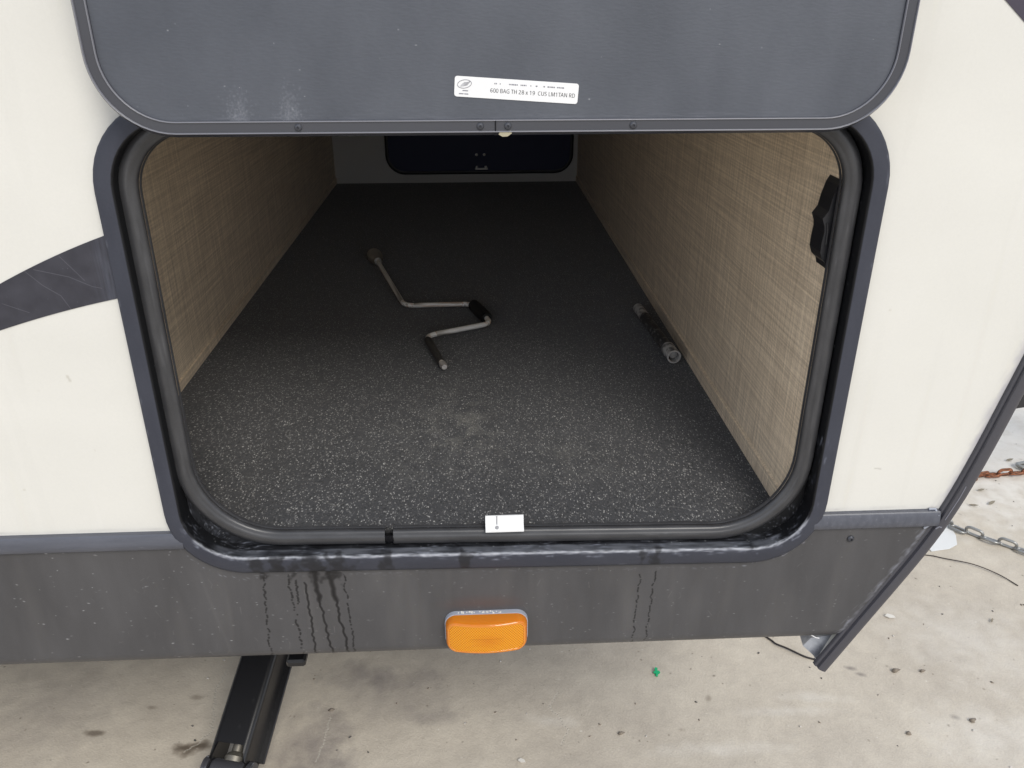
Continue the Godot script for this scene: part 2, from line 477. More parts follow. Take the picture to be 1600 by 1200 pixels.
func frame_texture() -> Texture2D:
	# u follows the frame from the bottom right corner anticlockwise, v crosses it from outside to inside
	var c := Canvas.new(2048, 64, c8(55, 57, 66))
	var n := noise(0.012, 31); var n2 := noise(0.06, 32)
	for j in c.h:
		for i in c.w:
			var v := n.get_noise_2d(i, j * 3) * 5.0 + rng.randf_range(-1.5, 1.5)
			var k := (j * c.w + i) * 3
			for q in 3: c.d[k + q] = clampi(int(c.d[k + q] + v), 0, 255)
			if j > 23:  # the gutter is darker than the flange
				for q in 3: c.d[k + q] = int(c.d[k + q] * 0.3)
	var dust := c8(156, 160, 172)
	# the ledge along the sill is grey with settled dust
	for i in 2600:
		var u := 0.735 + rng.randf() * 0.285
		var v := rng.randf_range(0.40, 0.54)
		var a := 0.16 + n2.get_noise_2d(u * 700.0, v * 20.0) * 0.22
		if u < 0.755 or u > 1.0: a *= 0.7
		if a > 0: c.dab(fmod(u, 1.0) * 2048, v * 64, rng.randf_range(4, 16), rng.randf_range(1.2, 3.0), 0.0, c8(86, 88, 94) if rng.randf() < 0.7 else c8(112, 114, 119), minf(a, 0.3), 1.0)
	# and grey, less thickly, on the upright behind it
	for i in 1500:
		var u := 0.75 + rng.randf() * 0.26
		var a := 0.14 + n2.get_noise_2d(u * 900.0, 300.0) * 0.2
		if a > 0: c.dab(fmod(u, 1.0) * 2048, rng.randf_range(0.56, 0.9) * 64, rng.randf_range(3, 14), rng.randf_range(1.2, 4.0), 0.0, c8(70, 72, 78), minf(a, 0.3), 1.0)
	for i in 1500:
		var u := 0.705 + rng.randf() * 0.39
		u = fmod(u, 1.0)
		if u < 0.65 and u > 0.09: continue
		var corner := (u < 0.075 or u < 0.76)
		var v := rng.randf_range(0.28, 1.0)
		var a := n2.get_noise_2d(u * 900.0, v * 40.0) * 0.9 + (0.16 if corner else 0.1)
		if a > 0: c.dab(u * 2048, v * 64, rng.randf_range(1, 7), rng.randf_range(0.7, 1.8), 0.0, dust, minf(a, 0.45), 0.9)
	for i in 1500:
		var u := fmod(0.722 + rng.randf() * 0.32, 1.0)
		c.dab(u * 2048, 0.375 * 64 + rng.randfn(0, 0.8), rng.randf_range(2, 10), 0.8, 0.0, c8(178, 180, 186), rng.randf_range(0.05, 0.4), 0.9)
	# chipped outer edges
	for i in 60:
		c.dab(rng.randf() * 2048, rng.randf_range(5, 11), rng.randf_range(2, 10), 1.0, 0, c8(150, 152, 160), 0.35, 0.9)
	# crumbs in the gutter
	for i in 700:
		c.dab(rng.randf() * 2048, rng.randf_range(34, 62), rng.randf_range(0.6, 1.6), rng.randf_range(0.5, 1.0), 0, c8(176, 176, 176), rng.randf_range(0.2, 0.8), 0.9)
	# wet patches on the lower face: dark
	for q in [[0.762, 9], [0.770, 8], [0.784, 22], [0.799, 16], [0.822, 7], [0.86, 6], [0.946, 4], [0.953, 6]]:
		c.dab(q[0] * 2048, 16, q[1], 14, 0, c8(24, 24, 26), 0.55, 0.5, n2, 1.1)
	return c.tex()

func seal_texture() -> Texture2D:
	var c := Canvas.new(2048, 32, c8(56, 56, 58))
	var n := noise(0.02, 41)
	for j in c.h:
		for i in c.w:
			var v := n.get_noise_2d(i, j * 4) * 9.0 + rng.randf_range(-2, 2)
			var k := (j * c.w + i) * 3
			for q in 3: c.d[k + q] = clampi(int(c.d[k + q] + v), 0, 255)
	for i in 200:
		c.dab(rng.randf() * 2048, rng.randf() * 32, rng.randf_range(3, 30), rng.randf_range(0.5, 1.2), 0, c8(120, 120, 122), rng.randf_range(0.05, 0.3), 0.9)
	return c.tex()

func lid_material() -> Material:
	var c := Canvas.new(1024, 768, c8(78, 81, 88))
	var n := noise(0.006, 51, 4); var g := noise(0.16, 52, 2)
	var hm := Image.create(1024, 768, false, Image.FORMAT_L8)
	for j in c.h:
		for i in c.w:
			var gr := g.get_noise_2d(i * 0.45, j * 1.5)
			var v := n.get_noise_2d(i * 1.2, j * 0.6) * 8.0 + gr * 1.6
			var k := (j * c.w + i) * 3
			for q in 3: c.d[k + q] = clampi(int(c.d[k + q] + v), 0, 255)
			hm.set_pixel(i, j, Color(0.5 + gr * 0.5, 0, 0))
	# faint wiped streaks
	for i in 26:
		var x := rng.randf() * 1024
		c.dab(x, rng.randf() * 768, rng.randf_range(8, 30), rng.randf_range(60, 160), rng.randf_range(-0.1, 0.1), c8(92, 94, 102) if rng.randf() < 0.6 else c8(62, 64, 71), 0.16, 1.0)
	for i in 90:
		c.dab(rng.randf() * 1024, rng.randf() * 768, rng.randf_range(0.6, 1.8), rng.randf_range(0.6, 1.4), 0, c8(190, 190, 190), rng.randf_range(0.2, 0.8), 0.9)
	# chalky rub marks by the lower edge
	for q in [[178, 30], [242, 34]]:
		for i in 520:
			var x: float = q[0] + rng.randfn(0, 8); var y: float = 766 - absf(rng.randfn(0, q[1] * 0.6))
			c.dab(x, y, rng.randf_range(0.6, 2.2), rng.randf_range(0.6, 3.0), 0, c8(150, 152, 158), rng.randf_range(0.03, 0.2), 0.9)
	for i in 120:
		c.dab(rng.randf_range(60, 960), 764 - absf(rng.randfn(0, 3)), rng.randf_range(4, 30), 1.2, 0, c8(120, 122, 130), 0.15, 0.9)
	var m := tmat(c.tex(), 0.5, 0.45)
	hm.bump_map_to_normal_map(0.7)
	m.normal_enabled = true
	m.normal_texture = ImageTexture.create_from_image(hm)
	m.normal_scale = 0.28
	return m

func lining_texture() -> Texture2D:
	# a woven print: u along the depth (2.06 m), v up the wall
	var c := Canvas.new(2048, 512, c8(216, 196, 168))
	var along := noise(0.02, 61, 4); var up := noise(0.02, 62, 4); var big := noise(0.008, 63, 3)
	for j in c.h:
		for i in c.w:
			var a := along.get_noise_2d(i * 0.16, j * 15.0)       # threads running along
			var b := up.get_noise_2d(i * 17.0, j * 0.3)          # threads running up
			var b2 := up.get_noise_2d(i * 3.0 + 500.0, j * 0.09)
			var f := big.get_noise_2d(i, j * 0.8)
			var v := a * 33.0 + b * 36.0 + b2 * 9.0 + f * 4.0 + rng.randf_range(-10, 10)
			var k := (j * c.w + i) * 3
			c.d[k] = clampi(int(c.d[k] + v), 0, 255)
			c.d[k + 1] = clampi(int(c.d[k + 1] + v), 0, 255)
			c.d[k + 2] = clampi(int(c.d[k + 2] + v * 0.92), 0, 255)
	return c.tex()

func carpet_material() -> Material:
	# x -0.4917..0.338 (1024), z -2.06..0 (2048)
	var c := Canvas.new(1024, 2048, c8(52, 52, 54))
	var n := noise(0.01, 71, 4)
	for j in c.h:
		for i in c.w:
			var v := n.get_noise_2d(i, j) * 5.0 + rng.randf_range(-9, 9)
			var k := (j * c.w + i) * 3
			for q in 3: c.d[k + q] = clampi(int(c.d[k + q] + v), 0, 255)
	for i in 50000:
		var a := rng.randf() * PI; var l := rng.randf_range(1.0, 2.6)
		var p := Vector2(rng.randf() * 1024, rng.randf() * 2048)
		c.stroke(PackedVector2Array([p, p + Vector2(cos(a), sin(a)) * l]), 1.3, c8(14, 14, 15), rng.randf_range(0.4, 0.9))
	for i in 200000:
		var a := rng.randf() * PI; var l := rng.randf_range(0.4, 2.0)
		var p := Vector2(rng.randf() * 1024, rng.randf() * 2048)
		var b := pow(rng.randf(), 2.0)
		var g := 72.0 + 178.0 * b
		c.stroke(PackedVector2Array([p, p + Vector2(cos(a), sin(a)) * l]), 0.45 + 0.3 * b, c8(g, g * 0.99, g * 0.96), rng.randf_range(0.5, 1.0))
	# pale dust where things have been dragged in
	var n3 := noise(0.02, 73, 4)
	var spots := [[-0.03, -0.22, 70, 60, 0.5], [-0.06, -0.3, 110, 130, 0.45], [0.0, -0.16, 260, 100, 0.22], [-0.04, -0.27, 70, 80, 0.6], [-0.1, -0.22, 150, 110, 0.3], [0.1, -0.16, 110, 70, 0.3], [0.19, -0.2, 34, 40, 0.35], [0.27, -0.22, 26, 22, 0.4], [-0.1, -0.12, 120, 60, 0.25], [0.12, -0.12, 120, 60, 0.2], [-0.32, -0.1, 60, 50, 0.15], [-0.05, -0.42, 60, 60, 0.2]]
	for s in spots:
		var cx: float = (s[0] + 0.4917) / 0.83 * 1024; var cy: float = (s[1] + 2.06) / 2.06 * 2048
		var R: float = maxf(s[2], s[3])
		for i in int(s[2] * s[3] * 0.9):
			var p := Vector2(rng.randfn(0, 0.42) * s[2], rng.randfn(0, 0.42) * s[3])
			var q := n3.get_noise_2d(cx + p.x, cy + p.y) + 0.25
			if q < 0: continue
			c.dab(cx + p.x, cy + p.y, rng.randf_range(0.6, 1.6), rng.randf_range(0.6, 1.2), 0, c8(140, 138, 129), s[4] * rng.randf() * minf(1.0, q * 2.0), 0.9)
	# stray hairs
	for i in 40:
		var p := Vector2(rng.randf() * 1024, 1300 + rng.randf() * 740)
		var a := rng.randf() * TAU; var bend := rng.randf_range(-0.2, 0.2)
		var pp := PackedVector2Array()
		for k in 14:
			pp.append(p); p += Vector2(cos(a), sin(a)) * 3.0; a += bend
		c.stroke(pp, 0.8, c8(120, 118, 112), 0.4)
	var im := c.image()
	im.convert(Image.FORMAT_L8)
	var nm := im.duplicate() as Image
	nm.bump_map_to_normal_map(2.0)
	var m := tmat(c.tex(), 0.95, 0.15)
	m.rim_enabled = true; m.rim = 0.6; m.rim_tint = 0.4
	m.normal_enabled = true
	m.normal_texture = ImageTexture.create_from_image(nm)
	m.normal_scale = 0.8
	return m

func galv_texture() -> Texture2D:
	var c := Canvas.new(256, 256, c8(160, 162, 166))
	var n := noise(0.02, 81)
	for j in 256:
		for i in 256:
			c.put(i, j, c8(120, 122, 128), clampf(0.4 + n.get_noise_2d(i, j) * 1.2, 0, 1))
	for i in 40: c.stroke(PackedVector2Array([Vector2(rng.randf() * 256, rng.randf() * 256), Vector2(rng.randf() * 256, rng.randf() * 256)]), 0.7, c8(200, 200, 204), 0.15)
	return c.tex()
func vinyl_texture() -> Texture2D:
	# x -0.6..-0.36, y 0.9..1.03
	var c := Canvas.new(768, 416, c8(50, 50, 58))
	var n := noise(0.012, 91)
	for j in c.h:
		for i in c.w:
			var v := n.get_noise_2d(i, j) * 8.0 + rng.randf_range(-1.5, 1.5)
			var k := (j * c.w + i) * 3
			for q in 3: c.d[k + q] = clampi(int(c.d[k + q] + v), 0, 255)
	# pale creases, in metres
	var cr := [[[-0.464, 0.986], [-0.447, 0.968], [-0.432, 0.957], [-0.425, 0.942]], [[-0.452, 0.984], [-0.42, 0.976], [-0.4, 0.966], [-0.391, 0.964]], [[-0.425, 0.997], [-0.412, 0.98], [-0.406, 0.972]], [[-0.49, 0.95], [-0.478, 0.945], [-0.466, 0.94]]]
	for l in cr:
		var p := PackedVector2Array()
		for q in l: p.append(Vector2((q[0] + 0.6) / 0.24 * 768, (1.03 - q[1]) / 0.13 * 416))
		c.stroke(p, 1.5, c8(112, 112, 118), 0.32)
	# grey-blue sheen beside the frame, painted into the vinyl colour
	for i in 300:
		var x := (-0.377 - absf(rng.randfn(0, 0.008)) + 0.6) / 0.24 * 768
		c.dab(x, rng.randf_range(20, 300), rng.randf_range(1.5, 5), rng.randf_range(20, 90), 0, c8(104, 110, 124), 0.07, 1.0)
	for i in 60: c.dab(rng.randf() * 768, rng.randf() * 416, rng.randf_range(0.8, 2), rng.randf_range(0.8, 2), 0, c8(150, 150, 155), rng.randf_range(0.2, 0.6), 0.9)
	return c.tex()
func jack_texture() -> Texture2D:
	var c := Canvas.new(256, 256, c8(26, 26, 28))
	for i in 260: c.dab(rng.randf() * 256, rng.randf() * 256, rng.randf_range(0.6, 1.8), rng.randf_range(0.6, 1.6), 0, c8(110, 108, 102), rng.randf_range(0.1, 0.5), 0.9)
	for i in 24: c.dab(rng.randf() * 256, rng.randf() * 256, rng.randf_range(10, 40), rng.randf_range(10, 30), rng.randf(), c8(48, 46, 44), 0.2, 1.0)
	return c.tex()
func prism_texture() -> Texture2D:
	var c := Canvas.new(768, 384, c8(214, 140, 18))
	var r := 0
	var y := 4.0
	while y < 384:
		var x := 4.0 + (12.0 if r % 2 else 0.0)
		while x < 768:
			c.dab(x, y, 9.0, 6.0, 0, c8(150, 74, 4), 0.9, 0.6)
			c.dab(x + 8, y - 2.5, 4, 4, 0, c8(255, 196, 50), 0.7, 0.8)
			x += 24.0
		y += 15.0; r += 1
	c.dab(400, 215, 170, 90, 0, c8(186, 102, 10), 0.45, 1.0)  # bulb shadow at the centre, painted into the reflector colour
	return c.tex()
func rust_texture() -> Texture2D:
	var c := Canvas.new(128, 64, c8(128, 90, 70))
	var n := noise(0.06, 101)
	for j in 64:
		for i in 128:
			c.put(i, j, c8(176, 112, 80), clampf(n.get_noise_2d(i, j) * 2.0, 0, 1))
			c.put(i, j, c8(74, 52, 44), clampf(-n.get_noise_2d(i, j) * 2.0, 0, 0.8))
	return c.tex()
func crank_texture() -> Texture2D:
	var c := Canvas.new(512, 32, c8(236, 234, 229))
	var n := noise(0.03, 111)
	for j in 32:
		for i in 512:
			c.put(i, j, c8(196, 160, 134), clampf(n.get_noise_2d(i, j) * 2.4 - 0.4, 0, 0.7))
			c.put(i, j, c8(130, 124, 116), clampf(n.get_noise_2d(i + 900, j) * 2.0 - 0.3, 0, 0.8))
	return c.tex()
func rod_texture() -> Texture2D:
	var c := Canvas.new(256, 64, c8(52, 51, 51))
	var n := noise(0.05, 121)
	for j in 64:
		for i in 256:
			var e := 0.0
			if i < 52 or i > 206: e = 0.9
			c.put(i, j, c8(182, 180, 177), clampf(e + n.get_noise_2d(i, j) * 1.2 - 0.1, 0, 1))
	for i in 46: c.dab(rng.randf() * 256, rng.randf() * 64, rng.randf_range(2, 9), rng.randf_range(1, 5), rng.randf() * 3, c8(150, 148, 146), rng.randf_range(0.3, 0.9), 0.5, n, 0.5)
	return c.tex()

# ---------------------------------------------------------------- ground
func make_ground():
	# unique concrete x -1.3..2.3, z -2.6..1.0 near the trailer, tiled concrete beyond
	var S := 2048
	var c := Canvas.new(S, S, c8(187, 178, 164))
	var hm := Image.create(S, S, false, Image.FORMAT_L8)
	var hd := hm.get_data()
	var n1 := noise(0.0035, 201, 4); var n2 := noise(0.03, 202, 3); var n3 := noise(0.011, 203, 3)
	var d1 := n1.get_image(S, S, false, false, false).get_data(); var d2 := n2.get_image(S, S, false, false, false).get_data(); var d3 := n3.get_image(S, S, false, false, false).get_data()
	for j in S:
		for i in S:
			var at := j * S + i
			var a := d1[at] / 127.5 - 1.0; var b := d2[at] / 127.5 - 1.0; var e := d3[at] / 127.5 - 1.0
			var r := rng.randf()
			var v := a * 11.0 + b * 6.0 + e * 5.0 + (r - 0.5) * 9.0
			var k := (j * S + i) * 3
			c.d[k] = clampi(int(c.d[k] + v), 0, 255)
			c.d[k + 1] = clampi(int(c.d[k + 1] + v), 0, 255)
			c.d[k + 2] = clampi(int(c.d[k + 2] + v * 0.9), 0, 255)
			hd[j * S + i] = clampi(int(128 + b * 46.0 + e * 30.0 + (r - 0.5) * 20.0), 0, 255)
	var U := func(x: float, z: float) -> Vector2: return Vector2((x + 1.3) / 3.6 * S, (z + 2.6) / 3.6 * S)
	var nz := noise(0.03, 205, 4)
	# soft dark blotches, then small dark stains
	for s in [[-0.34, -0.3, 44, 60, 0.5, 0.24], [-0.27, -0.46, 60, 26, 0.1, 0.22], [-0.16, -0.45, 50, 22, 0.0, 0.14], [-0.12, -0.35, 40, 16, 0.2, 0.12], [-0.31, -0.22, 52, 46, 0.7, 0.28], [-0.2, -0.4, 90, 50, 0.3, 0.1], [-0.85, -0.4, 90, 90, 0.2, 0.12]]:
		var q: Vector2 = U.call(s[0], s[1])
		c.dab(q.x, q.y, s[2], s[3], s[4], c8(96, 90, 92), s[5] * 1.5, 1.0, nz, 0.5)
	for s in [[-0.565, -0.302, 16, 11, 0.75], [-0.542, -0.305, 14, 8, 0.7], [-0.745, -0.345, 15, 5, 0.5], [-0.66, -0.4, 9, 4, 0.3], [-0.58, -0.42, 12, 5, 0.25]]:
		var q: Vector2 = U.call(s[0], s[1])
		c.dab(q.x, q.y, s[2], s[3], 0.1, c8(70, 60, 50), s[4], 0.6, nz, 0.6)
	for s in [[0.715, -0.432, 9, 5], [0.728, -0.415, 8, 4], [0.86, -0.3, 8, 5]]:
		var q: Vector2 = U.call(s[0], s[1])
		c.dab(q.x, q.y, s[2], s[3], 0.4, c8(110, 104, 100), 0.6, 0.9, nz, 0.5)
	# paler patches; the large far right ones paint in blown-out brightness
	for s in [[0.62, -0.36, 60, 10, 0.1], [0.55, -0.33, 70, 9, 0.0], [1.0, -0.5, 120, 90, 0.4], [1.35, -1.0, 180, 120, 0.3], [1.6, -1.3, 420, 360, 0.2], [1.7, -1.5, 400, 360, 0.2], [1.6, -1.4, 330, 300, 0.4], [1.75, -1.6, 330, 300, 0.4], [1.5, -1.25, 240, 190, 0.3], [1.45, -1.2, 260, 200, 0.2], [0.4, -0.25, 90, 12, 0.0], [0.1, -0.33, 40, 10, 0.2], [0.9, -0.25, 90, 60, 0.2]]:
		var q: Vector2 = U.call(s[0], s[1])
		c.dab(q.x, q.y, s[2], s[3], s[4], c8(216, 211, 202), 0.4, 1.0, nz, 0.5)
	# hairline cracks, in metres
	var cracks := [[[-0.535, -0.52], [-0.54, -0.494], [-0.548, -0.45], [-0.547, -0.419], [-0.541, -0.40], [-0.536, -0.371], [-0.53, -0.34], [-0.545, -0.312], [-0.57, -0.29]], [[-0.315, -0.36], [-0.318, -0.31], [-0.325, -0.25]], [[0.12, -0.40], [0.10, -0.36], [0.13, -0.31], [0.11, -0.27]]]
	for l in cracks:
		var p := PackedVector2Array()
		for q in range(l.size() - 1):
			for k in 8:
				var t := k / 8.0
				var w: Vector2 = U.call(lerpf(l[q][0], l[q + 1][0], t), lerpf(l[q][1], l[q + 1][1], t))
				p.append(w + Vector2(rng.randf_range(-1.6, 1.6), rng.randf_range(-1, 1)))
		c.stroke(p, 1.2, c8(190, 184, 172), 0.45)
		for q in p: hd[clampi(int(q.y), 0, S - 1) * S + clampi(int(q.x), 0, S - 1)] = 40
	# pits and specks
	for i in 5200:
		var x := rng.randf() * S; var y := rng.randf() * S
		var dark := rng.randf() < 0.6
		var rr := absf(rng.randfn(0, 0.7)) + 0.6
		c.dab(x, y, rr, rr * rng.randf_range(0.5, 1.0), rng.randf() * 3, c8(84, 76, 66) if dark else c8(220, 216, 206), rng.randf_range(0.2, 0.75), 0.9)
	for i in 140:
		var x := rng.randf() * S; var y := rng.randf() * S
		c.dab(x, y, rng.randf_range(3, 9), rng.randf_range(1.5, 4), rng.randf() * 3, c8(120, 110, 98) if rng.randf() < 0.5 else c8(196, 190, 180), 0.4, 0.8, nz, 0.7)
	hm = Image.create_from_data(S, S, false, Image.FORMAT_L8, hd)
	hm.bump_map_to_normal_map(3.0)
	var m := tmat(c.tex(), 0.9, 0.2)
	m.normal_enabled = true
	m.normal_texture = ImageTexture.create_from_image(hm)
	m.normal_scale = 0.7
	var far := StandardMaterial3D.new()
	far.roughness = 0.92
	var nt := NoiseTexture2D.new()
	nt.width = 512; nt.height = 512; nt.seamless = true
	nt.noise = noise(0.012, 207, 5)
	var gr := Gradient.new()
	gr.set_color(0, c8(173, 164, 150)); gr.set_color(1, c8(201, 192, 178))
	nt.color_ramp = gr
	far.albedo_texture = nt
	far.uv1_triplanar = true; far.uv1_world_triplanar = true
	far.uv1_scale = Vector3(0.3, 0.3, 0.3)
	var st := mb()
	var U0 := Vector3(-1.3, 0, -2.6); var n := 12
	quad(st, U0, U0 + Vector3(3.6, 0, 0), U0 + Vector3(3.6, 0, 3.6), U0 + Vector3(0, 0, 3.6), Vector3.UP)
	var am: ArrayMesh = st.commit()
	var s2 := mb()
	var R := 250.0
	var x0 := -1.3; var x1 := 2.3; var z0 := -2.6; var z1 := 1.0
	for q in [[-R, x0, -R, R], [x1, R, -R, R], [x0, x1, -R, z0], [x0, x1, z1, R]]:
		quad(s2, Vector3(q[0], 0, q[2]), Vector3(q[1], 0, q[2]), Vector3(q[1], 0, q[3]), Vector3(q[0], 0, q[3]), Vector3.UP)
	s2.commit(am)
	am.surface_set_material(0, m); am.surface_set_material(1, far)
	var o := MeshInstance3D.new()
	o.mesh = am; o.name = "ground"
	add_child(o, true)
	tag(o, "pale weathered concrete ground under and around the trailer", "", "", "structure")

# ---------------------------------------------------------------- trailer
var NOSE := [Vector2(0.4135, 0.437), Vector2(0.451, 0.510), Vector2(0.505, 0.616), Vector2(0.531, 0.680), Vector2(0.549, 0.743), Vector2(0.566, 0.815), Vector2(0.589, 0.92), Vector2(0.612, 1.06), Vector2(0.628, 1.25), Vector2(0.625, 1.6), Vector2(0.58, 2.1), Vector2(0.48, 2.5)]
func nose_x(y: float) -> float:
	for i in range(NOSE.size() - 1):
		if y <= NOSE[i + 1].y: return lerpf(NOSE[i].x, NOSE[i + 1].x, (y - NOSE[i].y) / (NOSE[i + 1].y - NOSE[i].y))
	return NOSE[NOSE.size() - 1].x
func warp(P: PackedVector2Array, amt: float) -> PackedVector2Array:
	var out := PackedVector2Array()
	for p in P: out.append(Vector2(p.x, p.y - (p.x + 0.376) / 0.75 * amt * clampf((1.14 - p.y) / 0.52, 0, 1)))
	return out

const REAR := -3.2
const BACK := -2.12
const ROOF := 2.5

func make_trailer():
	trailer = thing("travel_trailer", Vector3.ZERO)
	tag(trailer, "cream and dark grey travel trailer with its black storage door swung up and open", "trailer")
	var fr := rrect(-0.376, 0.6225, 0.374, 1.14, 0.082, 12, 14)
	var FP: PackedVector2Array = warp(fr[0], 0.0105); var FN: PackedVector2Array = fr[1]
	# --- near side wall, in two halves round the opening
	var hole := PackedVector2Array()
	for i in FP.size(): hole.append(FP[i] + FN[i] * 0.008)
	var left := PackedVector2Array(); var right := PackedVector2Array()
	var ymid := [9.0, -9.0]
	for p in hole:
		if absf(p.x) < 0.03: continue
	var hl: Array = []; var hr: Array = []
	for p in hole:
		if p.x < -0.004: hl.append(p)
		elif p.x > 0.004: hr.append(p)
	var by := 0.0; var ty := 0.0
	by = 0.6225 - 0.0053 + 0.008; ty = 1.14 - 0.008
	hl.sort_custom(func(a, b): return ring_key(a) < ring_key(b))
	hr.sort_custom(func(a, b): return ring_key(a) < ring_key(b))
	left.append(Vector2(0, ROOF)); left.append(Vector2(REAR, ROOF)); left.append(Vector2(REAR, 0.62)); left.append(Vector2(0, 0.62 - 0.02)); left.append(Vector2(0, by))
	hl.reverse()
	# ring_key climbs anticlockwise from straight down: the right half bottom to top, then the left half top to bottom
	for p in hl: left.append(p)
	left.append(Vector2(0, ty))
	right.append(Vector2(0, ty))
	hr.reverse()
	for p in hr: right.append(p)
	right.append(Vector2(0, by)); right.append(Vector2(0, 0.60)); right.append(Vector2(0.49, 0.62))
	for p in NOSE:
		if p.y > 0.63: right.append(p + Vector2(-0.006, 0))
	var st := mb()
	poly(st, left, Transform3D.IDENTITY, Vector2(-0.9, 1.3), Vector2(1.8, -0.7))
	poly(st, right, Transform3D.IDENTITY, Vector2(-0.9, 1.3), Vector2(1.8, -0.7))
	build(st, "side_wall", M.cream, trailer)
	var o: MeshInstance3D
	# inner skin of that wall
	st = mb()
	for q in [left, right]: poly(st, q, Transform3D(Basis.IDENTITY, Vector3(0, 0, -0.034)), Vector2.ZERO, Vector2.ONE, true)
	build(st, "inner_skin", M.ply, trailer)
	# --- rest of the shell
	st = mb()
	var NP := PackedVector2Array(); var path := PackedVector2Array()
	for p in NOSE: path.append(p)
	NP = path_normals(path)
	sweep(st, path, NP, false, [[Vector2(0.004, -0.003), Vector2(0.004, BACK)], [Vector2(0.007, BACK), Vector2(0.007, -0.003)]])
	build(st, "front_wall", M.cream_plain, trailer)
	st = mb()
	box(st, Vector3(REAR, ROOF - 0.05, BACK), Vector3(0.49, ROOF, -0.002))
	build(st, "roof", M.cream_plain, trailer)
	st = mb()
	box(st, Vector3(REAR, 0.5, BACK - 0.03), Vector3(0.44, ROOF, BACK))
	build(st, "far_side_wall", M.cream_plain, trailer)
	st = mb()
	box(st, Vector3(REAR - 0.03, 0.48, BACK), Vector3(REAR, ROOF, 0.0))
	build(st, "rear_wall", M.cream_plain, trailer)
	st = mb()
	box(st, Vector3(REAR, 0.495, BACK), Vector3(0.425, 0.51, -0.03))
	build(st, "underbelly", M.black, trailer)
	st = mb()
	for zz in [-0.55, -1.55]:
		box(st, Vector3(REAR, 0.40, zz - 0.025), Vector3(0.42, 0.495, zz + 0.025))
	build(st, "chassis_rail", M.black, trailer)
	st = mb()
	var a := Vector3(0.42, 0.455, -0.62); var b := Vector3(2.0, 0.455, -1.03)
	for sg in [1.0, -1.0]:
		var p: Vector3 = Vector3(a.x, a.y, -1.03 + sg * 0.41); var q2: Vector3 = Vector3(b.x, b.y, -1.03 + sg * 0.04)
		var zax := (q2 - p).normalized()
		var xf := Transform3D(Basis(zax.cross(Vector3.UP).normalized(), Vector3.UP, -zax).orthonormalized(), (p + q2) / 2)
		obox(st, xf, Vector3(0.025, 0.05, p.distance_to(q2) / 2), 0.003)
	build(st, "tongue_rail", M.black, trailer)

	make_skirt(FP, FN)
	make_trims()
	make_frame(FP, FN)
	make_compartment()
	make_door()
	make_lamp()
	make_jack()

func ring_key(p: Vector2) -> float:
	return fposmod(atan2(p.y - 0.88, p.x) + PI / 2, TAU)

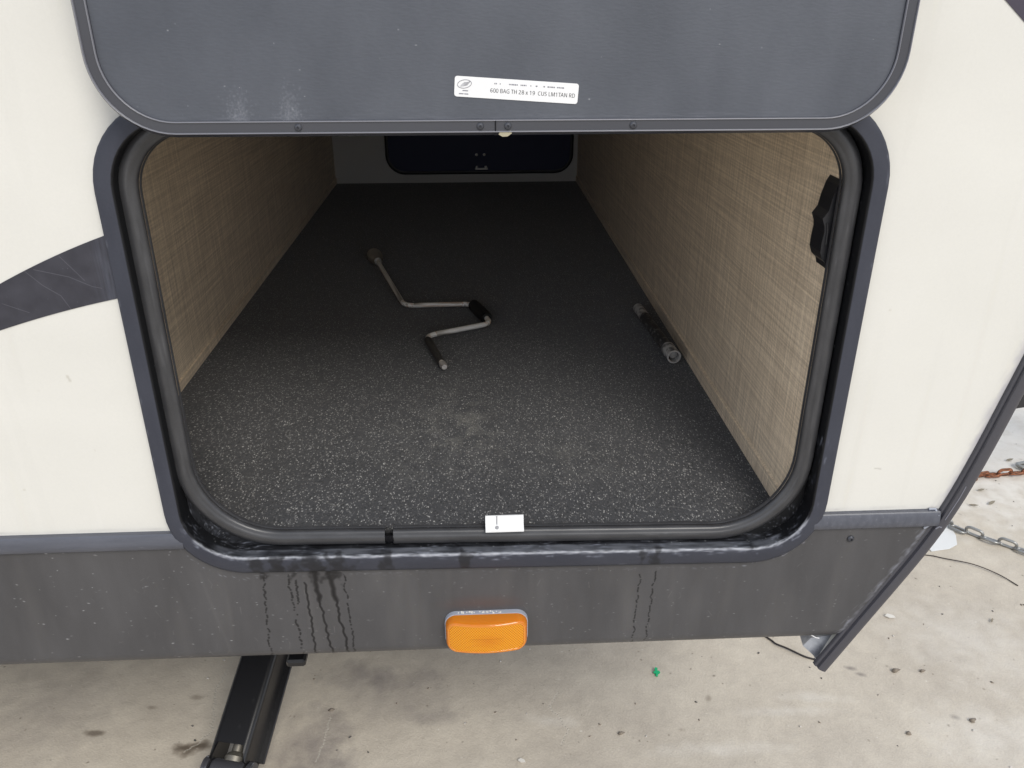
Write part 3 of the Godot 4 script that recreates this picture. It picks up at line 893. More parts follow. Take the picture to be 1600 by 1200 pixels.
func make_skirt(FP: PackedVector2Array, FN: PackedVector2Array):
	var notch := PackedVector2Array()
	for k in FP.size():
		var v := FP[k] + FN[k] * 0.008
		if v.y < 0.6615: notch.append(v)
	var na := Array(notch)
	na.sort_custom(func(a, b): return a.x < b.x)
	# flat upper part, notched round the opening
	var st := mb()
	var P := PackedVector2Array([Vector2(-1.1, 0.662)])
	P.append(Vector2(na[0].x, 0.662))
	for v in na: P.append(v)
	P.append(Vector2(na[na.size() - 1].x, 0.662))
	for k in 9:
		var y := lerpf(0.662, 0.503, k / 8.0)
		P.append(Vector2(nose_x(y) - 0.008, y))
	P.append(Vector2(-1.1, 0.503))
	poly(st, P, Transform3D(Basis.IDENTITY, Vector3(0, 0, 0.0037)), Vector2(-1.1, 0.67), Vector2(1.65, -0.2))
	var flat: ArrayMesh = st.commit()
	# the rolled lower edge: (y, z)
	var rows := [Vector2(0.503, 0.0037), Vector2(0.496, 0.0022), Vector2(0.490, -0.001), Vector2(0.485, -0.006), Vector2(0.481, -0.014), Vector2(0.4795, -0.024), Vector2(0.4795, -0.04)]
	var nr: Array = []
	for i in rows.size():
		var t: Vector2 = (rows[mini(i + 1, rows.size() - 1)] - rows[maxi(i - 1, 0)]).normalized()
		nr.append(Vector3(0, t.y, -t.x).normalized() if i > 0 else Vector3.BACK)
	st = mb()
	for i in range(rows.size() - 1):
		for k in 24:
			var q: Array = []; var nn: Array = []; var uv: Array = []
			for e in [[i, k], [i, k + 1], [i + 1, k + 1], [i + 1, k]]:
				var r: Vector2 = rows[e[0]]
				var x := lerpf(-1.1, nose_x(r.x) - 0.008 - (0.503 - r.x) * 1.0, float(e[1]) / 24)
				q.append(Vector3(x, r.x, r.y)); nn.append(nr[e[0]])
				uv.append(Vector2((x + 1.1) / 1.65, (0.67 - r.x) / 0.2))
			tri(st, [q[0], q[1], q[2]], [nn[0], nn[1], nn[2]], [uv[0], uv[1], uv[2]])
			tri(st, [q[0], q[2], q[3]], [nn[0], nn[2], nn[3]], [uv[0], uv[2], uv[3]])
	st.commit(flat)
	var s := MeshInstance3D.new()
	s.mesh = flat; s.name = "skirt_panel"
	for k in 2: flat.surface_set_material(k, M.skirt)
	trailer.add_child(s, true)
	screw("screw", Vector3(0.412, 0.641, 0.0045), 0.0042, M.screw, s)
	st = mb()
	quad(st, Vector3(REAR, 0.662, 0.0037), Vector3(-1.1, 0.662, 0.0037), Vector3(-1.1, 0.503, 0.0037), Vector3(REAR, 0.503, 0.0037), Vector3.BACK)
	for i in range(rows.size() - 1):
		quad(st, Vector3(REAR, rows[i].x, rows[i].y), Vector3(-1.1, rows[i].x, rows[i].y), Vector3(-1.1, rows[i + 1].x, rows[i + 1].y), Vector3(REAR, rows[i + 1].x, rows[i + 1].y), nr[i])
	build(st, "rear_skirt_panel", M.skirt_plain, trailer)
	# the crumpled grey sheet that hangs behind the skirt at the nose
	var st2 := mb()
	var V := [Vector3(0.377, 0.492, -0.014), Vector3(0.392, 0.455, -0.020), Vector3(0.405, 0.445, -0.012), Vector3(0.416, 0.434, -0.004), Vector3(0.455, 0.51, -0.006), Vector3(0.408, 0.487, -0.008), Vector3(0.402, 0.466, -0.022), Vector3(0.425, 0.475, -0.016), Vector3(0.42, 0.455, -0.010)]
	for f in [[0, 1, 6], [0, 6, 5], [5, 6, 7], [5, 7, 4], [6, 8, 7], [1, 2, 6], [2, 8, 6], [2, 3, 8], [3, 4, 8], [8, 4, 7]]:
		var nn: Vector3 = (V[f[1]] - V[f[0]]).cross(V[f[2]] - V[f[0]]).normalized()
		if nn.z < 0: nn = -nn
		var uvs := []
		for k in f: uvs.append(Vector2(V[k].x * 8, V[k].y * 8))
		tri(st2, [V[f[0]], V[f[1]], V[f[2]]], [nn, nn, nn], uvs)
	var fl := build(st2, "torn_metal_flap", M.galv, trailer)
	fl.set_meta("label", "crumpled grey sheet metal flap under the skirt")
	st2 = mb()
	tube(st2, PackedVector3Array([Vector3(0.391, 0.488, -0.004), Vector3(0.399, 0.482, -0.005), Vector3(0.404, 0.480, -0.006)]), 0.0007, false, 6)
	tube(st2, PackedVector3Array([Vector3(0.427, 0.487, -0.003), Vector3(0.424, 0.474, -0.004), Vector3(0.4245, 0.462, -0.004)]), 0.0008, false, 6)
	build(st2, "bright_scratch", M.white_metal, fl)

func make_trims():
	var prof := [[Vector2(0, -0.002), Vector2(0, 0.006)], [Vector2(0, 0.006), Vector2(0.003, 0.0095), Vector2(0.010, 0.0100), Vector2(0.019, 0.0078), Vector2(0.021, 0.006)], [Vector2(0.021, 0.006), Vector2(0.0212, -0.002)]]
	for q in [[REAR, -0.361], [0.357, 0.512]]:
		var P := PackedVector2Array()
		var n := 24
		for i in n + 1: P.append(Vector2(lerpf(q[0], q[1], float(i) / n), 0.6565))
		var N := PackedVector2Array()
		for i in P.size(): N.append(Vector2(0, 1))
		var st := mb()
		sweep(st, P, N, false, prof)
		build(st, "belt_trim", M.trim, trailer)
	# corner trim up the nose
	var path := PackedVector2Array()
	for i in range(NOSE.size() - 1):
		for k in 4: path.append(cat(NOSE, i, k / 4.0))
	path.append(NOSE[NOSE.size() - 1])
	var NN := path_normals(path)
	var st := mb()
	sweep(st, path, NN, false, [[Vector2(-0.001, -0.03), Vector2(-0.0015, 0.007)], [Vector2(-0.0015, 0.007), Vector2(0.001, 0.0095), Vector2(0.005, 0.0103), Vector2(0.010, 0.0098), Vector2(0.0118, 0.0084)], [Vector2(0.0118, 0.0084), Vector2(0.0123, 0.0046)], [Vector2(0.0123, 0.0046), Vector2(0.0142, 0.0050), Vector2(0.0156, 0.003), Vector2(0.0160, -0.001)]])
	# the cut end
	var e0 := path[0]; var en := NN[0]
	quad(st, Vector3(e0.x - en.x * 0.0015, e0.y - en.y * 0.0015, -0.02), Vector3(e0.x + en.x * 0.012, e0.y + en.y * 0.012, -0.006), Vector3(e0.x + en.x * 0.012, e0.y + en.y * 0.012, 0.006), Vector3(e0.x - en.x * 0.0015, e0.y - en.y * 0.0015, 0.0075))
	var ct := build(st, "corner_trim", mat(c8(66, 65, 70), 0.4), trailer)
	st = mb()
	tube(st, PackedVector3Array([pt(path[11], NN[11], Vector2(0.009, 0.0105)), pt(path[13], NN[13], Vector2(0.0085, 0.0102)), pt(path[14], NN[14], Vector2(0.009, 0.0102))]), 0.0005, false, 6)
	tube(st, PackedVector3Array([pt(path[10], NN[10], Vector2(0.0115, 0.0090)), pt(path[10].lerp(path[11], 0.3), NN[10], Vector2(0.0098, 0.0101)), pt(path[10].lerp(path[11], 0.3), NN[10], Vector2(0.007, 0.0104))]), 0.0008, false, 6)
	build(st, "pale_scratch", M.print_faint, ct)
	# grey sealant smeared where the belt trim meets the corner trim
	st = mb()
	tube(st, PackedVector3Array([Vector3(0.5, 0.6785, 0.002), Vector3(0.507, 0.679, 0.003), Vector3(0.510, 0.673, 0.007), Vector3(0.503, 0.66, 0.007), Vector3(0.498, 0.654, 0.005)]), 0.0016, false, 8)
	build(st, "sealant_bead", M.grey_base, trailer)
	# printed swooshes
	st = mb()
	var P2 := PackedVector2Array()
	for k in 29:
		var d := 0.28 - k * 0.01
		P2.append(Vector2(-0.37 - d, 1.019 - 0.33 * d - 0.75 * d * d))
	for k in 28:
		var d := k * 0.01
		P2.append(Vector2(-0.37 - d, 0.955 - 0.19 * d - 0.5 * d * d))
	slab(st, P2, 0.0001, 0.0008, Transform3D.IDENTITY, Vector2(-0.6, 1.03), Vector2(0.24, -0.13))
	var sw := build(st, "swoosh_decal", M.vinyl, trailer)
	sw.set_meta("label", "dark vinyl swoosh with pale creases left of the opening")
	st = mb()
	slab(st, PackedVector2Array([Vector2(0.40, 1.262), Vector2(0.43, 1.2375), Vector2(0.451, 1.219), Vector2(0.473, 1.2015), Vector2(0.52, 1.17), Vector2(0.585, 1.125), Vector2(0.60, 1.25), Vector2(0.60, 1.5), Vector2(0.50, 1.45)]), 0.0001, 0.0008)
	build(st, "swoosh_decal", mat(c8(60, 54, 66), 0.3), trailer)
func cat(P: Array, i: int, t: float) -> Vector2:
	var n := P.size()
	return (P[i] as Vector2).cubic_interpolate(P[mini(i + 1, n - 1)], P[maxi(i - 1, 0)], P[mini(i + 2, n - 1)], t)

func make_frame(FP: PackedVector2Array, FN0: PackedVector2Array):
	var st := mb()
	var FN := PackedVector2Array()
	for v in FN0: FN.append(v * (1.0 + 0.30 * pow(maxf(0.0, v.y), 2.0)))
	sweep(st, FP, FN, true, [[Vector2(0, -0.001), Vector2(0, 0.0065)], [Vector2(0, 0.0065), Vector2(0.0008, 0.0085), Vector2(0.003, 0.0096), Vector2(0.010, 0.0105), Vector2(0.0165, 0.0112), Vector2(0.0183, 0.0104), Vector2(0.019, 0.0085)], [Vector2(0.019, 0.0085), Vector2(0.0202, -0.012)], [Vector2(0.0202, -0.012), Vector2(0.0204, -0.033)]])
	var sq := rrect(-0.3505, 0.6622, 0.3443, 1.1190, 0.0985, 12, 14, 0.066)
	var QP: PackedVector2Array = warp(sq[0], 0.0165)
	var nf := FP.size()
	for k in nf:
		var m := (k + 1) % nf
		var a := FP[k] + FN[k] * 0.0203; var b := FP[m] + FN[m] * 0.0203
		quad(st, Vector3(a.x, a.y, -0.0121), Vector3(b.x, b.y, -0.0121), Vector3(QP[m].x, QP[m].y, -0.0125), Vector3(QP[k].x, QP[k].y, -0.0125), Vector3.BACK, Vector2(float(k) / nf, 0.66), Vector2(float(k + 1) / nf, 0.66), Vector2(float(k + 1) / nf, 0.98), Vector2(float(k) / nf, 0.98))
	build(st, "door_frame", M.frame, trailer)
	# rubber bulb seal on its own, rounder, path
	var s := rrect(-0.3505, 0.6622, 0.3443, 1.1190, 0.0985, 14, 18, 0.066)
	var SP: PackedVector2Array = warp(s[0], 0.0165); var SN: PackedVector2Array = s[1]
	# sag beside the strike plate and a cut joint near the left of the lower edge
	var P1 := PackedVector2Array(); var N1 := PackedVector2Array()
	var joint := -1
	var cnt := SP.size()
	for i in cnt:
		if SN[i].y > 0.99 and SP[i].x > -0.130 and joint < 0 and i > cnt / 2: joint = i
	for k in cnt:
		var i := (joint + k) % cnt
		P1.append(SP[i]); N1.append(SN[i])
	P1[0].x = -0.127
	P1.append(Vector2(-0.1365, P1[cnt - 1].y - 0.0002)); N1.append(Vector2(0, 1))
	var bulb: Array = []
	for k in 29:
		var a2 := PI * 1.12 - PI * 1.24 * k / 28.0
		var rr := 1.0 - 0.10 * exp(-pow((a2 - 2.15) / 0.22, 2))
		bulb.append(Vector2(cos(a2) * -0.0096 * rr, -0.0065 + sin(a2) * 0.0070 * rr))
	bulb.reverse()
	st = mb()
	sweep(st, P1, N1, false, [[Vector2(-0.0140, -0.0118), Vector2(-0.0140, -0.0095), Vector2(-0.0090, -0.0085)], fix(bulb), [Vector2(0.0094, -0.009), Vector2(0.0103, -0.0105), Vector2(0.0103, -0.013)]])
	var se := build(st, "rubber_seal", M.seal, trailer)
	st = mb()
	for q in [P1[0], P1[P1.size() - 1]]:
		var P := PackedVector2Array()
		for b in bulb: P.append(Vector2(b.y, b.x + q.y))
		var xf := Transform3D(Basis(Vector3(0, 0, 1), Vector3(0, 1, 0), Vector3(-1, 0, 0)), Vector3(q.x, 0, 0))
		poly(st, P, xf)
	for k in 5:
		var x := -0.1355 + k * 0.0018
		tube(st, PackedVector3Array([Vector3(x, 0.662, 0.000), Vector3(x + 0.001, 0.656 - 0.001 * (k % 2), 0.001), Vector3(x + 0.0025, 0.651, -0.005)]), 0.0011, false, 6)
	build(st, "cut_joint", M.dark_gap, se)
	# metal return behind the seal
	st = mb()
	sweep(st, SP, SN, true, [[Vector2(-0.02, -0.0128), Vector2(-0.0030, -0.0128)], [Vector2(-0.0030, -0.0128), Vector2(-0.0030, -0.021)], [Vector2(-0.0030, -0.021), Vector2(-0.03, -0.021)]])
	build(st, "metal_return", M.dark_gap, trailer)
	# white strike plate at the middle of the sill
	var X := [-0.0205, 0.0235]
	st = mb()
	var pr := PackedVector2Array([Vector2(0.0060, 0.6665), Vector2(0.0062, 0.6685), Vector2(-0.0025, 0.6735), Vector2(-0.0043, 0.6818), Vector2(-0.0060, 0.6818), Vector2(-0.0045, 0.6722)])
	slab(st, pr, X[0], X[1], Transform3D(Basis(Vector3(0, 0, 1), Vector3(0, 1, 0), Vector3(1, 0, 0)), Vector3.ZERO))
	var sp := build(st, "strike_plate", M.white_metal, trailer)
	st = mb()
	slab(st, PackedVector2Array([Vector2(-0.0005, 0.6726), Vector2(-0.0021, 0.6740), Vector2(-0.0039, 0.6820), Vector2(-0.0046, 0.6816), Vector2(-0.0030, 0.6735), Vector2(-0.0008, 0.6720)]), -0.0082, -0.0066, Transform3D(Basis(Vector3(0, 0, 1), Vector3(0, 1, 0), Vector3(1, 0, 0)), Vector3.ZERO))
	disc(st, Transform3D(Basis(Vector3.RIGHT, 0.4), Vector3(-0.0074, 0.6708, 0.0028)), [Vector2(0.0023, -0.001), Vector2(0.0021, 0.0008), Vector2(0.0001, 0.0008)], 12)
	build(st, "slot", M.white_grey, sp)
	# little slots in the sill
	st = mb()
	for q in [[0.002, 0.003], [0.0115, 0.004], [0.0265, 0.008]]:
		var y: float = 0.643 - q[0] * 0.014
		box(st, Vector3(q[0] - q[1] / 2, y - 0.003, -0.0035), Vector3(q[0] + q[1] / 2, y + 0.0008, -0.0015))
	build(st, "drain_slot", M.dark_gap, trailer)
func fix(b: Array) -> Array: return b

func make_compartment():
	var xl := -0.4917; var xr := 0.3381; var fy := 0.665; var zf := -2.0637; var cy := 1.16
	var st := mb()
	var xf := Transform3D.IDENTITY
	quad(st, Vector3(xl, fy, zf), Vector3(xr, fy, zf), Vector3(xr, fy - 0.0055, -0.014), Vector3(xl, fy + 0.003, -0.014), Vector3.UP)
	quad(st, Vector3(xl, fy + 0.003, -0.014), Vector3(xr, fy - 0.0055, -0.014), Vector3(xr, fy - 0.03, -0.0125), Vector3(xl, fy - 0.03, -0.0125), Vector3.BACK, Vector2(0, 0.99), Vector2(1, 0.99), Vector2(1, 1), Vector2(0, 1))
	build(st, "carpet", M.carpet, trailer)
	st = mb()
	box(st, Vector3(xl - 0.02, fy - 0.03, zf - 0.02), Vector3(xr + 0.02, fy - 0.012, -0.042))
	build(st, "floor_board", M.ply, trailer)
	for q in [[xl, 1.0], [xr, -1.0]]:
		st = mb()
		var x: float = q[0]; var nn := Vector3(q[1], 0, 0)
		var off := 0.0 if q[1] > 0 else 0.37
		quad(st, Vector3(x, fy - 0.01, zf), Vector3(x, fy - 0.01, -0.019), Vector3(x, cy, -0.019), Vector3(x, cy, zf), nn, Vector2(0 + off, 1), Vector2(1 + off, 1), Vector2(1 + off, 0), Vector2(off, 0))
		quad(st, Vector3(x - q[1] * 0.02, fy - 0.01, zf), Vector3(x - q[1] * 0.02, fy - 0.01, -0.019), Vector3(x - q[1] * 0.02, cy, -0.019), Vector3(x - q[1] * 0.02, cy, zf), -nn)
		quad(st, Vector3(x - q[1] * 0.02, fy - 0.01, -0.019), Vector3(x, fy - 0.01, -0.019), Vector3(x, cy, -0.019), Vector3(x - q[1] * 0.02, cy, -0.019), Vector3.BACK)
		var ln := build(st, "wall_lining", M.lining, trailer)
		st = mb()
		var x2: float = x + q[1] * 0.003
		quad(st, Vector3(x2, fy - 0.01, zf), Vector3(x2, fy - 0.01, -0.0185), Vector3(x2, fy + 0.018, -0.0185), Vector3(x2, fy + 0.018, zf), nn, Vector2(0.2 + off, 1), Vector2(1.2 + off, 1), Vector2(1.2 + off, 0.95), Vector2(0.2 + off, 0.95))
		quad(st, Vector3(x2, fy + 0.018, zf), Vector3(x2, fy + 0.018, -0.0185), Vector3(x, fy + 0.0195, -0.0185), Vector3(x, fy + 0.0195, zf), Vector3(q[1] * 0.4, 0.9, 0).normalized(), Vector2(0.2, 0.5), Vector2(1.2, 0.5), Vector2(1.2, 0.49), Vector2(0.2, 0.49))
		build(st, "base_strip", M.lining, ln)
	st = mb()
	box(st, Vector3(xl - 0.02, cy, zf - 0.02), Vector3(xr + 0.02, cy + 0.02, -0.036))
	build(st, "ceiling_panel", M.white_board, trailer)
	st = mb()
	box(st, Vector3(xl - 0.02, fy - 0.03, zf - 0.02), Vector3(xr + 0.02, cy, zf))
	build(st, "end_wall", M.far_wall, trailer)
	# the closed door on the far side
	var r := rrect(-0.312, 0.699, 0.318, 1.14, 0.06, 8, 4)
	st = mb()
	slab(st, r[0], zf + 0.0005, zf + 0.008)
	var fh := build(st, "far_storage_door", M.far_hatch, trailer)
	st = mb()
	sweep(st, r[0], r[1], true, [[Vector2(-0.004, zf), Vector2(-0.004, zf + 0.012), Vector2(0.006, zf + 0.013), Vector2(0.007, zf + 0.008)]])
	build(st, "door_rim", M.black, fh)
	for x in [-0.008, 0.018]:
		st = mb()
		disc(st, Transform3D(Basis(Vector3.RIGHT, PI / 2), Vector3(x, 0.759, zf + 0.008)), [Vector2(0.0045, 0), Vector2(0.0045, 0.003), Vector2(0.0001, 0.004)], 10)
		build(st, "bolt", M.steel, fh)
	st = mb()
	box(st, Vector3(-0.014, 0.711, zf + 0.008), Vector3(0.029, 0.716, zf + 0.022))
	box(st, Vector3(-0.012, 0.716, zf + 0.008), Vector3(-0.004, 0.722, zf + 0.014))
	box(st, Vector3(0.018, 0.716, zf + 0.008), Vector3(0.027, 0.722, zf + 0.014))
	build(st, "latch", M.steel, fh)
	# black plastic catch on the right lining, just inside the opening
	st = mb()
	var S := [Vector2(0.3381, 1.0580), Vector2(0.3378, 1.0575), Vector2(0.3350, 1.0520), Vector2(0.3317, 1.0390), Vector2(0.3300, 1.0270), Vector2(0.3250, 1.0190), Vector2(0.3280, 1.0120), Vector2(0.3290, 1.0060), Vector2(0.3280, 0.9950), Vector2(0.3280, 0.9850), Vector2(0.3310, 0.9770), Vector2(0.3365, 0.9720), Vector2(0.3381, 0.9660)]
	slab(st, PackedVector2Array(S), -0.046, -0.017)
	var kc := build(st, "plastic_catch", M.black, trailer)
	st = mb()
	tube(st, PackedVector3Array([Vector3(0.3305, 1.015, -0.0165), Vector3(0.332, 1.007, -0.0165), Vector3(0.3325, 0.993, -0.0165)]), 0.0012, false, 8)
	build(st, "raised_rib", M.black, kc)

func make_door():
	# the baggage door folded up flat above the opening, inside face out
	var r := rrect(-0.3475, 1.1110, 0.3535, 1.588, 0.068, 14, 10)
	var z := 0.046
	var st := mb()
	var P := PackedVector2Array()
	for i in r[0].size(): P.append(r[0][i] + r[1][i] * 0.0125)
	poly(st, P, Transform3D(Basis.IDENTITY, Vector3(0, 0, z - 0.0035)), Vector2(-0.3475, 1.588), Vector2(0.701, -0.477 + 0.012))
	var d := build(st, "baggage_door", M.lid_panel, trailer)
	d.set_meta("label", "black storage door swung up above the opening, white sticker on it")
	st = mb()
	sweep(st, r[0], r[1], true, [[Vector2(0.008, z - 0.028), Vector2(0.002, z - 0.014), Vector2(0.0004, z - 0.0055)], [Vector2(0.0004, z - 0.0055), Vector2(0.0034, z - 0.0014)], [Vector2(0.0040, z - 0.0014), Vector2(0.0128, z - 0.0018)], [Vector2(0.0134, z - 0.0016), Vector2(0.0139, z - 0.0038)]])
	var rim := build(st, "door_rim", M.lid_rim, d)
	st = mb()
	for q in [[0.0030, 0.0044, z - 0.0016, 0.0022], [0.0123, 0.0137, z - 0.0022, 0.0018]]:
		var arc: Array = []
		for k in 8:
			var a := PI * k / 7.0
			arc.append(Vector2((q[0] + q[1]) / 2 - cos(a) * (q[1] - q[0]) / 2, q[2] + sin(a) * q[3]))
		sweep(st, r[0], r[1], true, [arc])
	build(st, "rim_bead", M.lid_bead, d)
	st = mb()
	var Q := PackedVector2Array()
	for i in r[0].size(): Q.append(r[0][i] + r[1][i] * 0.004)
	poly(st, Q, Transform3D(Basis.IDENTITY, Vector3(0, 0, z - 0.028)), Vector2.ZERO, Vector2.ONE, true)
	build(st, "outer_skin", M.lid_back, d)
	for x in [-0.176, -0.0195, 0.0045, 0.1145]:
		screw("screw", Vector3(x, 1.1193, z - 0.0012), 0.0032, M.screw, d)
	# the joint of the rim, and a knocked spot of bare white
	st = mb()
	box(st, Vector3(-0.0068, 1.1114, z - 0.0055), Vector3(-0.0058, 1.1242, z - 0.0004))
	build(st, "rim_joint", M.dark_gap, d)
	st = mb()
	slab(st, PackedVector2Array([Vector2(-0.003, 0.003), Vector2(0.0065, 0.0035), Vector2(0.0075, 0.001), Vector2(0.004, -0.003), Vector2(-0.0005, -0.0035), Vector2(-0.004, -0.0005)]), 0.0, 0.0006, Transform3D(Basis(Vector3.RIGHT, 0.75), Vector3(0.0005, 1.1128, z - 0.0028)))
	build(st, "bare_chip", mat(c8(225, 218, 190), 0.6), d)
	# hinge leaf between the door and the frame
	st = mb()
	box(st, Vector3(-0.28, 1.116, 0.006), Vector3(0.285, 1.131, 0.020))
	build(st, "hinge", M.lid_rim, d)
	# the sticker and its print
	var ctr := Vector3(0.0122, 1.1487, z - 0.0032)
	var rot := Basis(Vector3.BACK, -0.066)
	var xf := Transform3D(rot, ctr)
	var sr := rrect(-0.0532, -0.0083, 0.0532, 0.0083, 0.0022, 5, 2)
	st = mb()
	slab(st, sr[0], -0.0001, 0.0003, xf)
	var am: ArrayMesh = st.commit()
	st = mb()
	add_text(st, "600 BAG TH 28 x 19  CUS LM1TAN RD", 0.0046, Vector3(0.0140, -0.0016, 0.00042), xf, 0.073)
	st.commit(am)
	st = mb()
	# the logo: an oval ring with a slanted swoosh
	var ov := PackedVector3Array()
	for k in 28:
		var a := TAU * k / 28
		var v := Vector2(cos(a) * 0.0060, sin(a) * 0.0033).rotated(0.2)
		if k in [4, 5, 18, 19]: pass
		ov.append(xf * Vector3(-0.0448 + v.x, 0.0022 + v.y, 0.00042))
	tube(st, ov, 0.00022, true, 5)
	for k in 4:
		var y := 0.0008 + k * 0.0010
		tube(st, PackedVector3Array([xf * Vector3(-0.0485 + k * 0.001, y - 0.0005, 0.0004), xf * Vector3(-0.0455 + k * 0.001, y - 0.0002, 0.0004), xf * Vector3(-0.0420 + k * 0.0008, y + 0.0008, 0.0004)]), 0.0002, false, 5)
	# a line of print too small to read, as it is in the place
	var x := -0.0205
	while x < 0.043:
		var w := rng.randf_range(0.0006, 0.0018)
		if rng.randf() < 0.72: quad(st, xf * Vector3(x, 0.0036, 0.00042), xf * Vector3(x + w, 0.0036, 0.00042), xf * Vector3(x + w, 0.0046, 0.00042), xf * Vector3(x, 0.0046, 0.00042), rot * Vector3.BACK)
		x += w + 0.0004
		if rng.randf() < 0.14: x += 0.0034
	for q in [[-0.0462, -0.0415, -0.0036], [-0.0492, -0.0452, -0.0062], [-0.0446, -0.0412, -0.0062]]:
		quad(st, xf * Vector3(q[0], q[2], 0.00042), xf * Vector3(q[1], q[2], 0.00042), xf * Vector3(q[1], q[2] + 0.0008, 0.00042), xf * Vector3(q[0], q[2] + 0.0008, 0.00042), rot * Vector3.BACK)
	st.commit(am)
	var o := MeshInstance3D.new()
	o.mesh = am; o.name = "sticker"
	am.surface_set_material(0, M.sticker); am.surface_set_material(1, M.print); am.surface_set_material(2, M.print_faint)
	d.add_child(o, true)
	o.set_meta("label", "white printed sticker with rounded corners")
func add_text(st: SurfaceTool, s: String, _h: float, at: Vector3, xf: Transform3D, width: float):
	var f := SystemFont.new()
	f.font_names = PackedStringArray(["Droid Sans"])
	var tm := TextMesh.new()
	tm.text = s; tm.font = f; tm.font_size = 32; tm.depth = 0.0; tm.pixel_size = 0.001
	var bb := tm.get_aabb()
	var k := width / maxf(bb.size.x, 0.0001)
	var B := Basis.IDENTITY.scaled(Vector3(k, k, k))
	st.append_from(tm, 0, xf * Transform3D(B, at - B * (bb.position + bb.size / 2)))

func make_lamp():
	var o := Node3D.new()
	o.name = "marker_light"
	o.set_meta("label", "amber rectangular side marker light on the grey skirt")
	o.position = Vector3(-0.0215, 0.5275, 0.0042)
	trailer.add_child(o, true)
	var hx := 0.0495; var hy := 0.0238
	var r := rrect(-hx, -hy, hx, hy, 0.0135, 8, 8)
	var st := mb()
	sweep(st, r[0], r[1], true, [[Vector2(-0.0008, -0.001), Vector2(-0.0008, 0.0055)], [Vector2(-0.0008, 0.0055), Vector2(0.003, 0.0062)]])
	build(st, "lamp_base", M.grey_base, o)
	# lens: rings from the base to the bowed face
	var rings := [[0.0003, 0.004, 0.0], [0.0, 0.0075, 0.1], [0.0006, 0.0120, 0.5], [0.0016, 0.0150, 0.85], [0.003, 0.0163, 1.0], [0.0048, 0.0163, 1.0], [0.0053, 0.0157, 1.0]]
	st = mb()
	lens_rings(st, r, rings, hx, false)
	build(st, "lens", M.amber, o)
	var fr := rrect(-hx + 0.0053, -hy + 0.0053, hx - 0.0053, hy - 0.0053, 0.0085, 8, 8)
	st = mb()
	lens_rings(st, fr, [[0.0, 0.0157, 1.0], [0.006, 0.0157, 1.0], [0.012, 0.0157, 1.0], [0.018, 0.0157, 1.0], [0.0221, 0.0157, 1.0]], hx, true)
	build(st, "reflector", M.amber_prism, o)
	st = mb()
	var er := rrect(-hx + 0.0042, -hy + 0.0042, hx - 0.0042, hy - 0.0042, 0.0095, 8, 8)
	var eb := PackedVector3Array()
	for p in er[0]: eb.append(Vector3(p.x, p.y, 0.0158 + 0.0075 * (1.0 - pow(p.x / hx, 2))))
	tube(st, eb, 0.0006, true, 8)
	build(st, "lens_edge_highlight", M.amber_highlight, o)  # pale bead standing in for the highlight round the lens face
	# light crust on the top of the base
	st = mb()
	for i in 26:
		var x := rng.randf_range(-0.036, 0.02)
		disc(st, Transform3D(Basis.IDENTITY, Vector3(x, hy + 0.0007, rng.randf_range(0.001, 0.0045))), [Vector2(rng.randf_range(0.0006, 0.0016), 0.0), Vector2(0.0006, rng.randf_range(0.0004, 0.0011)), Vector2(0.0001, 0.0011)], 6)
	build(st, "dried_crust", M.chip, o)
func lens_rings(st: SurfaceTool, r: Array, rings: Array, hx: float, face: bool):
	var P: PackedVector2Array = r[0]; var N: PackedVector2Array = r[1]
	var n := P.size()
	var grid: Array = []
	for q in rings:
		var row := PackedVector3Array()
		for k in n:
			var p: Vector2 = P[k] + N[k] * q[0]
			if face:
				var s: float = q[0] / 0.0222
				p = Vector2(lerpf(P[k].x, clampf(P[k].x, -0.02, 0.02), s), P[k].y * (1.0 - s))
			row.append(Vector3(p.x, p.y, q[1] + q[2] * 0.0075 * (1.0 - pow(p.x / hx, 2))))
		grid.append(row)
	for i in range(grid.size() - 1):
		for k in n:
			var m := (k + 1) % n
			var a: Vector3 = grid[i][k]; var b: Vector3 = grid[i][m]; var c: Vector3 = grid[i + 1][m]; var d: Vector3 = grid[i + 1][k]
			var nn: Array = []
			for e in [[i, k], [i, m], [i + 1, m], [i + 1, k]]:
				var t1: Vector3 = grid[e[0]][(e[1] + 1) % n] - grid[e[0]][(e[1] + n - 1) % n]
				var t2: Vector3 = grid[mini(e[0] + 1, grid.size() - 1)][e[1]] - grid[maxi(e[0] - 1, 0)][e[1]]
				var v := t1.cross(t2).normalized()
				if face: v = Vector3(2.0 * 0.0075 * (grid[e[0]][e[1]] as Vector3).x / (hx * hx), 0, 1).normalized()
				nn.append(v)
			var uv: Array = []
			for p in [a, b, c, d]: uv.append(Vector2((p.x + 0.05) / 0.1, 0.5 - p.y / 0.05))
			tri(st, [a, b, c], [nn[0], nn[1], nn[2]], [uv[0], uv[1], uv[2]])
			tri(st, [a, c, d], [nn[0], nn[2], nn[3]], [uv[0], uv[2], uv[3]])

